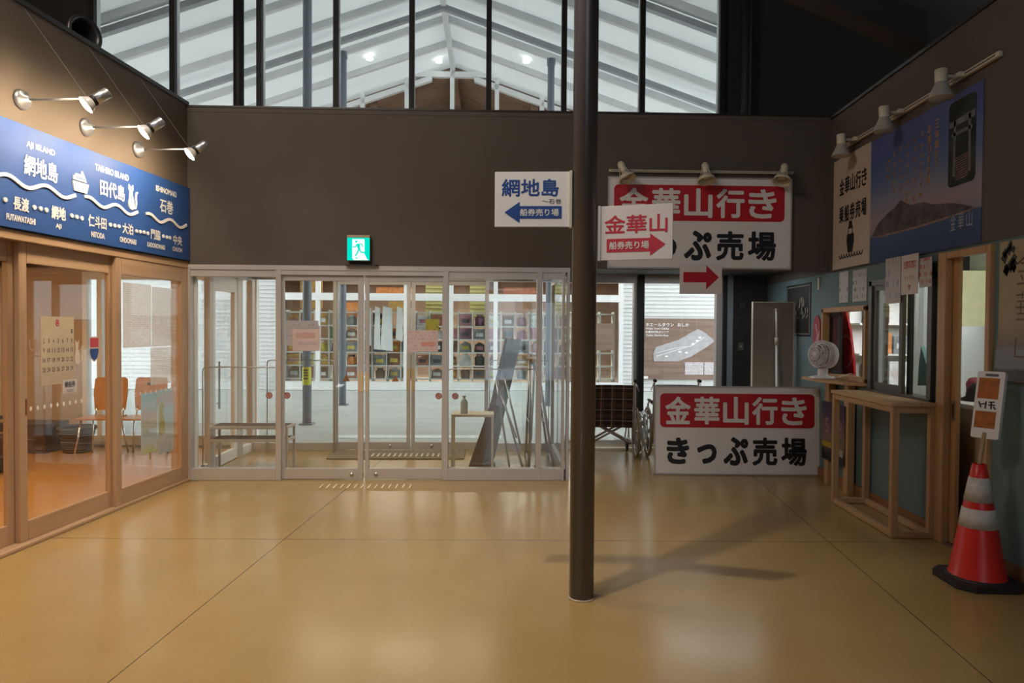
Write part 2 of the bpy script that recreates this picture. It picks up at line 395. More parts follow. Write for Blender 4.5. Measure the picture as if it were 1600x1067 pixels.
    def build(s, name, mats, parent=None, frame=None, base=None, label=None):
        if not isinstance(mats, (list, tuple)): mats = [mats]
        me = bpy.data.meshes.new(name)
        if parent is not None: b = BASE[parent.name]
        else: b = base
        s.bm.verts.ensure_lookup_table()
        if b is None:
            xs = [v.co for v in s.bm.verts]
            b = Vector(((min(p.x for p in xs)+max(p.x for p in xs))/2, (min(p.y for p in xs)+max(p.y for p in xs))/2, min(p.z for p in xs)))
        b = Vector(b)
        for v in s.bm.verts: v.co -= b
        bmesh.ops.recalc_face_normals(s.bm, faces=[f for f in s.bm.faces if True])
        s.bm.to_mesh(me); s.bm.free()
        for m in mats: me.materials.append(MAT[m] if isinstance(m, str) else m)
        o = bpy.data.objects.new(name, me); COL.objects.link(o)
        if parent is not None: o.parent = parent; BASE[o.name] = b
        else:
            fr = frame or FW
            o.location = fr.m @ b; o.rotation_euler = (0, 0, fr.rz); BASE[o.name] = b
        if label: o['label'] = label
        return o

def tag(o, label, cat, group=None, kind=None):
    o['label'] = label; o['category'] = cat
    if group: o['group'] = group
    if kind: o['kind'] = kind
    return o
def thing(name, label, cat, base, frame=FW, group=None, kind=None):
    o = bpy.data.objects.new(name, None); COL.objects.link(o); o.empty_display_size = .1
    o.location = frame.m @ Vector(base); o.rotation_euler = (0, 0, frame.rz); BASE[o.name] = Vector(base)
    return tag(o, label, cat, group, kind)
def struct(g, name, mats, frame=FW, label=None, base=None):
    o = g.build(name, mats, frame=frame, base=base); o['kind'] = 'structure'
    if label: o['label'] = label
    return o
def structe(name, base, frame=FW, label=None):
    o = bpy.data.objects.new(name, None); COL.objects.link(o); o.location = frame.m @ Vector(base); o.rotation_euler = (0, 0, frame.rz)
    BASE[o.name] = Vector(base); o['kind'] = 'structure'
    if label: o['label'] = label
    return o
def dup(root, loc, rz=None, label=None, group=None):
    r = root.copy(); COL.objects.link(r); r.location = loc
    if rz is not None: r.rotation_euler = (0, 0, rz)
    if label: r['label'] = label
    if group: r['group'] = group
    for ch in list(root.children):
        c = ch.copy(); COL.objects.link(c); c.parent = r
        for gch in list(ch.children):
            d = gch.copy(); COL.objects.link(d); d.parent = c
    return r

# ================================================================== THE SETTING
B2 = lambda s, d: (FB.m @ Vector((s, d, 0)))[:2]
def flat(name, poly, z0, z1, mat, label):
    g = G(); g.prism(lambda u, v, n: (u, v, n), poly, z0, z1); return struct(g, name, mat, label=label, base=(0, 0, 0))
flat('floor', [(-3.47, -5), (6.2, -5), B2(6.2, 1.93), B2(-3.42, 1.70), (-3.42, 6.45)], -.15, 0, 'floor', 'tan polished concrete hall floor with thin saw-cut joints')
flat('floor_waiting_room', [(-8.6, .4), (-3.47, .4), (-3.42, 6.45), B2(-3.42, 1.70), B2(-8.6, 2.05)], -.15, 0, 'cork', 'orange cork floor of the waiting room behind the wooden doors')
g = G(); g.prism(lambda u, v, n: (u, v, n), [(-30, 1.93), (30, 1.93), (30, 45), (-30, 45)], -.2, -.01)
struct(g, 'pavement', 'concrete', FB, 'grey paving of the covered passage outside')

# left wall above the wooden doors
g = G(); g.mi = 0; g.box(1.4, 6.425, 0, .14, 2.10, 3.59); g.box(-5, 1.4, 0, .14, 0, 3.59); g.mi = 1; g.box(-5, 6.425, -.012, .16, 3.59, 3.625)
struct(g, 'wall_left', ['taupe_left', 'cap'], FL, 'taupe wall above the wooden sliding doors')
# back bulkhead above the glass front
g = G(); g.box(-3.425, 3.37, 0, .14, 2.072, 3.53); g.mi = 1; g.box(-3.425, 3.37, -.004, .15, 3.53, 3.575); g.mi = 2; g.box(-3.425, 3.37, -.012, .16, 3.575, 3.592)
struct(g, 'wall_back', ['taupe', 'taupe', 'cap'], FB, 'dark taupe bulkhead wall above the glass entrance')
g = G(); g.box(-3.42, 3.45, .14, 1.83, 2.16, 2.28)
struct(g, 'ceiling_vestibule', 'softblack', FB, 'low dark ceiling over the vestibule and alcove')

# right wall, blue-grey below and taupe above, with door and two ticket windows
g = G(); X0, X1 = 2.82, 2.93
for y0, y1, z0, z1 in ((-5, 4.45, 0, 2.05), (4.45, 4.97, 2.0, 2.05), (4.97, 5.03, 0, 2.05), (5.03, 5.97, 0, .96), (5.03, 5.97, 1.90, 2.05),
                       (5.97, 6.07, 0, 2.05), (6.07, 6.99, 0, 1.03), (6.07, 6.99, 1.70, 2.05), (6.99, 9.0, 0, 2.05)):
    g.box(X0, X1, y0, y1, z0, z1)
struct(g, 'wall_right', 'blue', FW, 'blue-grey lower right wall around the ticket windows')
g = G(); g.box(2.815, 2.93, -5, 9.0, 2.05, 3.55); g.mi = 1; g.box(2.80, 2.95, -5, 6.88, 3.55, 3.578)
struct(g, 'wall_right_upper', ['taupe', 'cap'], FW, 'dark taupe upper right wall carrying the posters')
g = G()
for y0, y1 in ((-5, 4.40), (5.02, 8.5)): g.box(2.803, 2.82, y0, y1, 0, .10)
struct(g, 'baseboard_right', 'skirt', FW, 'red-brown wooden skirting along the right wall')
# outer wall of the hall: dark gable with the clerestory opening, and the alcove wall
g = G(); D0, D1 = 1.85, 2.0
g.box(-9.2, -5.37, D0, D1, 2.2, 9); g.box(2.375, 8.5, D0, D1, 2.2, 9); g.box(-5.37, 2.375, D0, D1, 2.2, 3.0); g.box(-5.37, 2.375, D0, D1, 6.3, 9)
g.box(2.52, 6.2, D0, D1, 0, 2.2)
struct(g, 'wall_gable', 'softblack', FB, 'almost black hall wall beside and under the tall clerestory')
# roof and far walls close the hall
g = G()
for sx in (-1, 1):
    xs = (-.8, -.8+sx*9)
    g.prism(lambda u, v, n: (u, n, v), [(xs[0], 8.6), (xs[1], 5.5), (xs[1], 5.7), (xs[0], 8.8)], -6, 8.75)
struct(g, 'ceiling', 'ceil', FW, 'dark sloping hall roof')
g = G(); g.box(-9.3, -9.1, -6, 9, 0, 6); g.box(8.2, 8.4, -6, 9, 0, 6)
g.box(-9.3, 8.4, -6, 8.4, -.5, -.16); g.box(-9.3, .15, -4.95, -4.85, 0, 9); g.box(2.75, 8.4, -4.95, -4.85, 0, 9); g.box(.15, 2.75, -4.95, -4.85, 7.0, 9)  # the slab below the floors is added to keep sky light out
struct(g, 'wall_far', 'softblack', FW, 'dark outer walls of the hall')
g = G()
g.prism(lambda u, v, n: (u, n, v), [(2.84, 3.60), (.9, 4.48), (.9, 4.70), (2.84, 3.85)], 5.25, 5.45)
struct(g, 'beam_right', 'softblack', FW, 'dark sloping roof beam above the right wall')

# unseen tall window added behind the visitor for column highlight and cool fill
wb = structe('window_fill', (2.0, -4.9, 0), FW, 'unseen tall tinted window added at the near end of the hall for fill light')
g = G(); g.box(.15, .20, -4.95, -4.85, 0, 7.0); g.box(2.70, 2.75, -4.95, -4.85, 0, 7.0); g.box(.20, 2.70, -4.95, -4.85, 0, .1); g.box(.20, 2.70, -4.95, -4.85, 6.9, 7.0); g.box(.20, 2.70, -4.95, -4.85, 2.4, 2.5); g.build('window_frame', 'alu', wb)
g = G(); g.box(.20, 2.70, -4.905, -4.895, .1, 2.4); g.box(.20, 2.70, -4.905, -4.895, 2.5, 6.9); g.build('pane', GLASS('tinted_glass', (.42, .45, .48)), wb)
# clerestory window: frame, mullions, panes
wn = structe('window_1', (-1.5, 1.85, 3.0), FB, 'tall clerestory window of dark mullions above the bulkhead')
g = G()
for s in (-5.345, -4.385, -3.344, -2.419, -1.497, -.553, .375, 1.347, 2.34):
    g.box(s-.032, s+.032, 1.79, 1.86, 3.0, 6.3)
g.box(-5.37, 2.37, 1.79, 1.9, 2.95, 3.02); g.box(-5.37, 2.37, 1.79, 1.9, 6.24, 6.3)
g.mi = 1  # silver outer halves stand for sky light caught on the dark mullions
for s in (-5.345, -4.385, -3.344, -2.419, -1.497, -.553, .375, 1.347, 2.34):
    g.box(s-.026, s+.026, 1.86, 1.95, 3.0, 6.3)
g.build('window_frame', ['black', 'silver'], wn)
xs = (-5.345, -4.385, -3.344, -2.419, -1.497, -.553, .375, 1.347, 2.34)
for a, b in zip(xs, xs[1:]):
    g = G(); g.box(a+.026, b-.026, 1.885, 1.893, 3.02, 6.24); g.build('pane', 'glass_out', wn)
for s in (-3.553, 2.60):
    g = G(); g.tube([(s, 1.70, 2.28), (s, 1.70, 7.2)], .062, 16); struct(g, 'pillar', 'black', FB, 'dark round steel post standing inside the clerestory')

# ---- glass entrance front (plane d = 0) and its outer twin (d = 1.62)
def post(g, s0, s1, d0, d1, z0=0, z1=2.07): g.box(s0, s1, d0, d1, z0, z1, .003)
fr = structe('trim_1', (-1.5, 0, 0), FB, 'aluminium posts, header and sills of the glass entrance front')
g = G()
for s0, s1 in ((-3.412, -3.385), (-2.575, -2.523), (-.968, -.917), (-.06, -.008), (.19, .215), (.235, .262)): post(g, s0, s1, -.02, .075)
g.box(-3.412, .262, -.018, .07, 2.03, 2.075); g.box(-2.523, -.968, -.012, .06, 1.985, 2.03)
g.build('post_frame', 'alu', fr)
g = G(); g.box(-3.385, -2.575, -.018, .07, 0, .115, .004); g.box(-.917, -.06, -.018, .07, 0, .115, .004); g.box(-.008, .19, -.018, .07, 0, .115, .004); g.build('bottom_rail', 'alu', fr)
g = G(); g.box(-3.385, -2.575, -.006, .05, 1.965, 2.03); g.box(-.917, .19, -.006, .05, 1.965, 2.03); g.build('top_rail', 'alu', fr)
def pane(s0, s1, d, z0, z1, par, mat='glass'):
    g = G(); g.box(s0, s1, d, d+.008, z0, z1); return g.build('pane', mat, par)
pane(-3.385, -2.575, .022, .115, 1.965, fr); pane(-.917, -.06, .022, .115, 1.965, fr); pane(-.008, .19, .022, .115, 1.965, fr)
def leaf(name, s0, s1, d, z0, z1, st, label, grip=None, frame=FB, mat='alu'):
    o = structe(name, ((s0+s1)/2, d, z0), frame, label)
    g = G(); g.box(s0, s0+st[0], d, d+.035, z0, z1, .003); g.box(s1-st[1], s1, d, d+.035, z0, z1, .003)
    g.box(s0+st[0], s1-st[1], d, d+.035, z0, z0+st[2], .003); g.box(s0+st[0], s1-st[1], d, d+.035, z1-st[3], z1, .003)
    g.build('door_frame', mat, o)
    g = G(); g.box(s0+st[0], s1-st[1], d+.014, d+.022, z0+st[2], z1-st[3]); g.build('pane', 'glass', o)
    if grip:
        g = G(); g.box(grip[0], grip[1], d-.004, d+.002, grip[2], grip[3]); g.build('grip_plate', M('brass_label', (.62, .47, .27), .4), o, label='tan grip plate')
        g = G(); u = (s0+s1)/2+grip[4]; g.lathe([(0, -.006), (.018, -.005), (.02, 0)], (u, d, .05), (0, 1, 0), 16); g.build('lock', 'steel', o)
    return o
leaf('door_1', -2.523, -1.742, .012, .008, 1.985, (.02, .052, .102, .055), 'left leaf of the sliding glass entrance door', (-1.792, -1.744, .86, 1.05, .28))
leaf('door_2', -1.724, -.968, .012, .008, 1.985, (.036, .012, .102, .055), 'right leaf of the sliding glass entrance door', (-1.722, -1.69, .86, 1.05, -.27))
# outer front
fo = structe('trim_2', (-1.5, 1.62, 0), FB, 'aluminium frame of the outer entrance front behind the vestibule')
g = G()
for s0, s1 in ((-3.43, -3.36), (-2.400, -2.362), (-.568, -.534), (.225, .27)): post(g, s0, s1, 1.60, 1.70, 0, 2.16)
g.box(-3.43, .27, 1.60, 1.70, 2.05, 2.16); g.box(-3.36, -2.400, 1.605, 1.69, 0, .09); g.box(-.534, .225, 1.605, 1.69, 0, .09); g.build('post_frame', 'alu', fo)
pane(-3.36, -2.400, 1.65, .09, 2.05, fo, 'glass_out'); pane(-.534, .225, 1.65, .09, 2.05, fo, 'glass_out')
leaf('door_3', -2.362, -1.478, 1.63, .008, 2.05, (.016, .045, .09, .05), 'left leaf of the outer sliding glass door', (-1.524, -1.482, .72, 1.0, .2))
leaf('door_4', -1.468, -.568, 1.63, .008, 2.05, (.045, .014, .09, .05), 'right leaf of the outer sliding glass door', (-1.466, -1.424, .72, 1.0, -.2))
# right hand window of the alcove
wr = structe('window_2', (1.6, 1.85, 0), FB, 'alcove window with two tall panes behind the wheelchairs')
g = G(); g.box(.30, 2.42, 1.85, 1.95, 0, .09); g.box(.30, 2.42, 1.85, 1.95, 2.06, 2.2); g.box(.30, .36, 1.84, 1.95, 0, 2.2); g.box(1.28, 1.325, 1.86, 1.95, .09, 2.06); g.box(2.325, 2.40, 1.86, 1.95, .09, 2.06)
g.mi = 1; g.box(1.322, 1.40, 1.80, 1.95, 0, 2.2); g.box(2.40, 2.445, 1.81, 1.95, 0, 2.2); g.mi = 2; g.box(2.445, 2.52, 1.82, 1.95, 0, 2.2)
g.build('window_frame', ['alu', 'black', M('blue_grey_trim', (.24, .27, .29), .5)], wr)
pane(.36, 1.28, 1.90, .09, 2.06, wr, 'glass_out'); pane(1.40, 2.325, 1.90, .09, 2.06, wr, 'glass_out')
# right side of the vestibule
sv = structe('window_3', (.25, .8, 0), FB, 'glass side wall at the right of the vestibule')
g = G(); g.box(.225, .27, .075, 1.6, 0, .09); g.box(.225, .27, .075, 1.6, 2.0, 2.16); g.build('window_frame', 'alu', sv)
g = G(); g.box(.243, .251, .075, 1.6, .09, 2.0); g.build('pane', 'glass', sv)
# left side of the vestibule: white framed wall with a door to the waiting room
sl = structe('trim_3', (-3.40, .8, 0), FB, 'white framed glass side wall of the vestibule')
g = G()
g.box(-3.42, -3.36, 1.14, 1.30, 0, 2.07); g.box(-3.42, -3.36, .38, .47, 0, 2.07); g.mi = 1; g.box(-3.425, -3.355, .075, 1.6, 2.03, 2.10); g.box(-3.42, -3.36, .075, .38, 0, .09); g.box(-3.42, -3.36, 1.30, 1.6, 0, .09); g.box(-3.42, -3.36, .075, .10, 0, 2.07)
g.build('post_frame', ['alu', 'white_alu'], sl)
g = G(); g.box(-3.394, -3.386, .10, .38, .09, 2.03); g.build('pane', 'glass', sl)
g = G(); g.box(-3.394, -3.386, 1.30, 1.6, .09, 2.03); g.build('pane', 'glass', sl)
ds = structe('door_5', (-3.39, .8, 0), FB, 'white framed glass door in the left side of the vestibule')
g = G(); g.box(-3.41, -3.365, .47, .53, .008, 2.02); g.box(-3.41, -3.365, 1.06, 1.14, .008, 2.02); g.box(-3.41, -3.365, .53, 1.06, .008, .12); g.box(-3.41, -3.365, .53, 1.06, 1.86, 2.02); g.build('door_frame', 'white_alu', ds)
g = G(); g.box(-3.392, -3.384, .53, 1.06, .12, 1.86); g.build('pane', 'glass', ds)
g = G(); g.box(-3.35, -3.335, .56, .585, .62, 1.12, .004)
for z in (.68, 1.06): g.tube([(-3.366, .572, z), (-3.34, .572, z)], .008, 8)
g.build('handle', 'steel', ds)

# ---- wooden sliding doors of the waiting room in the left wall
g = G()
g.box(1.4, 6.43, -.012, .13, 2.035, 2.10, .004); g.mi = 1; g.box(1.4, 6.43, -.03, .15, 0, .022, .004)
g.mi = 2
g.box(6.345, 6.43, -.012, .13, .022, 2.035, .003); g.box(1.4, 1.46, -.012, .13, .022, 2.035, .003)
struct(g, 'trim_4', ['woodX', 'woodX', 'wood'], FL, 'oiled wooden head, jamb and floor track of the sliding doors')
def wleaf(name, s0, s1, d, label, wide=.07):
    o = structe(name, ((s0+s1)/2, d, .022), FL, label)
    g = G(); g.box(s0, s0+wide, d, d+.038, .022, 2.035, .003); g.box(s1-.06, s1, d, d+.038, .022, 2.035, .003); g.build('stile', 'wood', o)
    g = G(); g.box(s0+wide, s1-.06, d+.001, d+.037, .022, .155, .003); g.box(s0+wide, s1-.06, d+.001, d+.037, 1.90, 2.035, .003); g.build('rail', 'woodX', o)
    g = G(); g.box(s0+wide, s1-.06, d+.016, d+.022, .155, 1.90); g.build('pane', 'glass', o)
    return o
wleaf('door_6', 3.46, 4.40, .072, 'leftmost wooden sliding door leaf at the photo edge')
d7 = wleaf('door_7', 4.385, 5.36, .030, 'middle wooden sliding door leaf bearing the calendar')
wleaf('door_8', 5.33, 6.345, -.008, 'wooden sliding door leaf beside the glass front')
wleaf('door_9', 2.45, 3.49, .030, 'wooden sliding door leaf nearest the camera')
wleaf('door_10', 1.46, 2.48, .072, 'last wooden sliding door leaf')
g = G(); g.box(4.435, 4.45, .026, .031, .875, .985, .002); g.build('handle', M('dark_wood_pull', (.22, .08, .03), .5), d7)

# ---- waiting room shell
g = G(); g.box(-8.6, -8.45, .3, 9, 0, 2.75); g.box(-8.6, -3.55, .3, .4, 0, 2.75); g.box(-8.6, -3.66, .3, 6.3, 2.68, 2.75)
struct(g, 'wall_waiting_room', 'tan', FW, 'tan plaster walls of the waiting room')
g = G(); g.box(-8.6, -3.43, -.2, 1.95, 2.60, 2.68)
struct(g, 'ceiling_waiting_room', 'tan', FB, 'tan ceiling of the waiting room')
g = G(); g.box(-8.6, -5.57, 1.95, 2.08, 0, 2.62); g.box(-5.57, -3.43, 1.95, 2.08, 2.15, 2.62)
struct(g, 'wall_waiting_room_back', 'tan', FB, 'tan end wall of the waiting room')
wt = structe('window_4', (-5, 2.0, 0), FB, 'wide window at the end of the waiting room')
g = G(); g.box(-5.57, -3.43, 1.96, 2.06, 0, .12); g.box(-5.57, -3.43, 1.96, 2.06, 2.06, 2.15)
for s in (-5.54, -5.36, -4.30, -3.46): g.box(s-.03, s+.03, 1.96, 2.06, .12, 2.06)
g.build('window_frame', 'white_alu', wt)
for a, b in ((-5.51, -5.39), (-5.33, -4.33), (-4.27, -3.49)): pane(a, b, 2.0, .12, 2.06, wt, 'glass_out')

# ---- ticket office behind the right wall
g = G(); g.box(5.4, 5.5, 3.6, 9, 0, 2.6); g.box(2.93, 5.5, 3.5, 3.6, 0, 2.6); g.box(2.93, 5.5, 8.3, 8.4, 0, 2.2); g.box(2.93, 5.5, 3.5, 8.4, 2.55, 2.62)
struct(g, 'wall_office', M('pale_olive_wall', (.56, .56, .36), .7), FW, 'pale olive walls of the ticket office')

# ================================================================== OUTSIDE: covered passage and the shop opposite
RS, RZ, SL = -1.45, 7.78, .347                 # ridge of the passage roof (along d), its height and slope
def roofz(s): return RZ-SL*abs(s-RS)
pr = structe('roof_passage', (RS, 5.8, 6), FB, 'white gable roof over the covered passage outside')
for sx in (-1, 1):
    g = G(); e = RS+sx*(7.6 if sx > 0 else 11)
    g.prism(lambda u, v, n: (u, n, v), [(RS, roofz(RS)), (e, roofz(e)), (e, roofz(e)+.12), (RS, roofz(RS)+.12)], 2.05, 16.5)
    g.build('deck', 'roofwhite', pr)
def rafter(sx, d, wd, dp, off=0.):
    g = G(); e = RS+sx*(7.55 if sx > 0 else 10.9); k = dp+off
    g.prism(lambda u, v, n: (u, n, v), [(RS, roofz(RS)-k), (e, roofz(e)-k), (e, roofz(e)-off), (RS, roofz(RS)-off)], d-wd/2, d+wd/2)
    return g
for sx in (-1, 1):
    for d in (2.6, 3.75, 4.9, 5.95, 7.25, 8.4):
        rafter(sx, d, .09, .13).build('rafter', 'roofbeam', pr)
    for d in (3.82, 6.45):
        rafter(sx, d, .11, .10, .17).build('tie_beam', M('mid_grey_steel', (.36, .38, .40), .5), pr)  # main beams in a darker grey than the rafters
g = G(); g.box(RS-.05, RS+.05, 2.1, 9.6, RZ-.22, RZ-.02); g.build('ridge_beam', 'roofbeam', pr)
g = G(); g.mi = 0
for s, d in ((-3.3, 4.3), (-3.1, 7.9), (-1.75, 9.2), (.2, 7.9)):
    z = roofz(s); g.disc(lambda u, v, n: (u, v, z-.06-n), s, d, .07, 0, .03, 12)
for s, d in ((-3.1, 7.9), (-1.75, 8.2), (.2, 7.9), (2.9, 7.6), (-5.4, 7.6)):
    light('passage_lamp', 'SPOT', FB.m @ Vector((s, d, roofz(s)-.3)), 260, (.97, .99, 1), FB.m @ Vector((s, d+.5, 0)), spot_size=R(110), spot_blend=.6, shadow_soft_size=.08)  # spots added to brighten the facade; the outermost have no roof lamp above
g.build('roof_lamp', EMIT('roof_lamp_glow', (1, .98, .94), 7), pr)

def passage_post(s, d, r, label, topz):
    o = thing('steel_post', label, 'post', (s, d, -.01), FB, 'steel posts of the covered passage')
    g = G(); g.tube([(s, d, -.01), (s, d, topz)], r, 16); g.build('shaft', 'pipe', o)
    g = G(); g.box(s-.1, s+.1, d-.1, d+.1, -.01, .012, .003); g.build('base_plate', 'pipe', o)
    g = G(); g.box(s-.08, s+.08, d-.05, d+.05, topz-.12, topz); g.build('cap_bracket', 'pipe', o)
    return o
pp = passage_post(-3.325, 3.90, .068, 'grey round steel post outside, wearing a yellow notice', 6.75)
passage_post(-3.36, 6.55, .068, 'grey round steel post outside, behind the left entrance leaf', 6.73)
passage_post(.611, 6.55, .068, 'grey round steel post outside, behind the right end of the glass front', 6.67)
g = G(); pl = PB(3.90-.070)
for k in range(7):
    a0, a1 = R(-70+20*k), R(-50+20*k)
    p = lambda a, z: (-3.325+.071*math.sin(a), 3.90-.071*math.cos(a), z)
    g.raw([p(a0, .60), p(a1, .60), p(a1, .875), p(a0, .875)], [(0, 1, 2, 3)])
g.mi = 1
for z in (.83, .79, .75, .70): g.rect(pl, -3.36, -3.29, z-.012, z+.008, .0015, .003)
nt_ = g.build('post_notice', [M('yellow_notice', (.72, .74, .08), .5), 'greyink'], None, FB)
tag(nt_, 'yellow paper notice wrapped around the near steel post outside', 'notice')

# far facade (plane d = 9.7)
FD = 9.7
def siding(s0, s1, z1, name, label):
    g = G(); z = 0
    while z < z1-.01:
        g.raw([(s0, FD-.022, z), (s1, FD-.022, z), (s1, FD-.004, z+.095), (s0, FD-.004, z+.095)], [(0, 1, 2, 3)])
        g.raw([(s0, FD-.022, z), (s1, FD-.022, z), (s1, FD-.002, z), (s0, FD-.002, z)], [(3, 2, 1, 0)])
        z += .095
    g.box(s0, s1, FD, FD+.15, 0, z1)
    return struct(g, name, 'siding', FB, label)
siding(-14, -5.6, 4.6, 'wall_siding_left', 'white lap siding left of the shop front')
siding(2.66, 14, 4.6, 'wall_siding_right', 'white lap siding carrying the brown map board')
sf = structe('window_5', (-1.5, FD, 0), FB, 'tall white framed shop front with a glazed gable')
MS = (-5.55, -4.62, -3.58, -2.54, -1.47, -.41, .66, 1.70, 2.60)
g = G()
for s in MS: g.box(s-.05, s+.05, FD-.06, FD+.06, .03, roofz(s)-.02)
g.box(-5.6, 2.66, FD-.07, FD+.08, .0, .20); g.box(-5.6, 2.66, FD-.065, FD+.06, 2.13, 2.30); g.box(-5.6, 2.66, FD-.06, FD+.06, 4.3, 4.45)
g.box(RS-.9, RS+.9, FD-.06, FD+.06, RZ-.36, RZ-.23)
for sx in (-1, 1):
    e = RS+sx*7
    g.prism(lambda u, v, n: (u, n, v), [(RS+sx*.5, roofz(RS+.5)-.28), (e, roofz(e)-.28), (e, roofz(e)-.15), (RS+sx*.5, roofz(RS+.5)-.15)], FD-.06, FD+.06)
g.build('window_frame', 'white_alu', sf)
for a, b in zip(MS, MS[1:]):
    g = G(); g.box(a+.05, b-.05, FD, FD+.01, .2, 2.13); g.build('pane', 'glass_out', sf)
# upper glazing: white spandrel behind the low wall line is hidden by the bulkhead; the gable shows the wooden roof inside
g = G()
for sx in (-1, 1):
    e = RS+sx*7.2
    g.prism(lambda u, v, n: (u, n, v), [(RS, roofz(RS)-.16), (e, roofz(e)-.16), (e, roofz(e)-.02), (RS, roofz(RS)-.02)], FD+.2, 17)
g.mi = 1; g.box(-9, 6, 15.0, 15.2, 0, 9); g.box(-9, -8.9, FD+.1, 15, 0, 7); g.box(5.9, 6, FD+.1, 15, 0, 7)
g.mi = 0
for s in (-6.4, -4.9, -3.4, -1.45, .5, 2.0, 3.5): g.box(s-.09, s+.09, FD+.4, 15, roofz(s)-.46, roofz(s)-.14)
struct(g, 'wall_shop', ['shopbrown', M('shop_back_wall', (.30, .22, .17), .7, var=.2, scale=2)], FB, 'brown wooden interior of the shop opposite')
g = G(); g.box(-9, 6, FD+.06, 15, -.05, .03); struct(g, 'floor_shop', M('shop_floor', (.30, .23, .17), .5), FB, 'brown floor of the shop')
g = G(); g.box(-9, 6, FD+1.6, 15, 2.95, 3.1); struct(g, 'ceiling_shop', 'shopbrown', FB, 'low brown ceiling over the back of the shop')

# display grid behind the shop glass, with the goods on it
rnd = random.Random(7)
gu = thing('display_grid', 'pale grey cube grid shelving right behind the shop window', 'shelving', (-1.45, FD+.35, .03), FB)
cols = [-5.45+.345*k for k in range(24)]; rows = [.26, .58, .90, 1.22, 1.54, 1.86]
g = G()
for s in cols: g.box(s-.014, s+.014, FD+.20, FD+.55, .03, 1.9)
g.build('upright', M('pale_grey_wire', (.62, .66, .65), .5), gu)
for z in rows:
    g = G(); g.box(cols[0]-.014, cols[-1]+.014, FD+.20, FD+.55, z-.028, z); g.build('shelf', M('pale_grey_shelf', (.66, .70, .69), .5), gu)
PAL = {'ochre': (.52, .30, .08), 'orange': (.62, .22, .05), 'green': (.13, .30, .16), 'yellow': (.62, .50, .10), 'brown': (.22, .12, .07), 'pink': (.50, .22, .26),
       'grey': (.24, .26, .27), 'white': (.72, .72, .70), 'dark': (.05, .05, .055), 'blue': (.14, .20, .34), 'terracotta': (.42, .16, .09), 'purple': (.26, .12, .20)}
for k, v in PAL.items(): MAT['g_'+k] = M('goods_'+k, v, .6, var=.3, scale=9)
ORD = ['first', 'second', 'third', 'fourth', 'fifth', 'sixth', 'seventh', 'eighth', 'ninth', 'tenth', 'eleventh', 'twelfth', 'thirteenth', 'fourteenth', 'fifteenth', 'sixteenth', 'seventeenth', 'eighteenth', 'nineteenth', 'twentieth', 'twenty-first', 'twenty-second', 'twenty-third']
ROWN = ['bottom', 'second', 'third', 'fourth', 'top']
plan = {0: 'brown terracotta brown - terracotta brown brown grey brown - brown orange brown brown terracotta brown grey brown - brown',
        1: 'ochre yellow ochre ochre orange brown grey brown grey terracotta grey brown white dark brown grey ochre brown dark -',
        2: 'orange ochre yellow blue grey brown blue orange grey brown dark brown grey dark purple brown grey pink grey',
        3: 'yellow ochre - green brown brown white orange terracotta white white pink purple grey pink brown pink pink white',
        4: 'ochre orange ochre green grey - brown - - white terracotta - pink purple white brown pink white blue'}
for r, line in plan.items():
    n = 0
    for c, colr in enumerate(line.split()):
        if colr == '-': continue
        x0, x1 = cols[c]+.02, cols[c+1]-.02; z = rows[r]; kind = rnd.choice(['box', 'box', 'pouch', 'jar'])
        hgt = rnd.uniform(.235, .28); wd = rnd.uniform(.26, .30); x = (x0+x1)/2; y = FD+.36; z += .002
        o = thing('shop_'+kind, '%s %s on the %s shelf of the shop grid, %s from its left end' % (colr, {'box': 'carton', 'pouch': 'pouch', 'jar': 'jar'}[kind], ROWN[r], ORD[n]), kind, (x, y, z), FB, 'goods on the shop grid')
        g = G()
        if kind == 'box': g.box(x-wd/2, x+wd/2, y-.1, y+.1, z, z+hgt, .004)
        elif kind == 'pouch': g.prism(lambda u, v, q: (u, y-q, v), [(x-wd/2, z), (x+wd/2, z), (x+wd/2-.02, z+hgt*.75), (x+.02, z+hgt), (x-.02, z+hgt), (x-wd/2+.02, z+hgt*.75)], -.05, .06)
        else: g.lathe([(0, 0), (wd*.4, 0), (wd*.42, hgt*.7), (wd*.25, hgt*.82), (wd*.25, hgt*.86)], (x, y, z), seg=14)
        g.build('body', 'g_'+colr, o)
        g = G()
        if kind == 'jar': g.lathe([(wd*.27, 0), (wd*.27, .04), (0, .04)], (x, y, z+hgt*.85), seg=14)
        else: g.box(x-wd*.3, x+wd*.3, y-.112 if kind == 'box' else y-.066, y-.1 if kind == 'box' else y-.05, z+hgt*.25, z+hgt*.6)
        g.build('lid' if kind == 'jar' else 'price_label', 'g_'+rnd.choice(['white', 'dark', 'yellow', 'pink']), o)
        n += 1
# taller things standing above the grid
def slab(name, cat, label, s0, s1, z0, z1, d0, d1, mat, slats=0, smat=None):
    o = thing(name, label, cat, ((s0+s1)/2, (d0+d1)/2, z0), FB)
    g = G(); g.box(s0, s1, d0, d1, z0, z1, .006); g.build('panel', mat, o)
    if slats:
        g = G()
        for k in range(slats): z = z0+(z1-z0)*(k+.5)/slats; g.box(s0+.01, s1-.01, d0-.02, d0, z-.02, z+.012)
        g.build('slat', smat, o)
    return o
MAT['lou'] = M('yellow_louvre', (.66, .62, .24), .5); MAT['lou2'] = M('dark_louvre_gap', (.28, .24, .08), .6)
slab('louvre_shutter', 'shutter', 'left yellow louvred shutter above the shop shelves', -2.15, -1.55, 1.72, 2.62, FD+.75, FD+.82, 'lou', 9, 'lou2')
slab('louvre_shutter', 'shutter', 'right yellow louvred shutter above the shop shelves', -1.05, -.60, 1.72, 2.62, FD+.75, FD+.82, 'lou', 9, 'lou2')
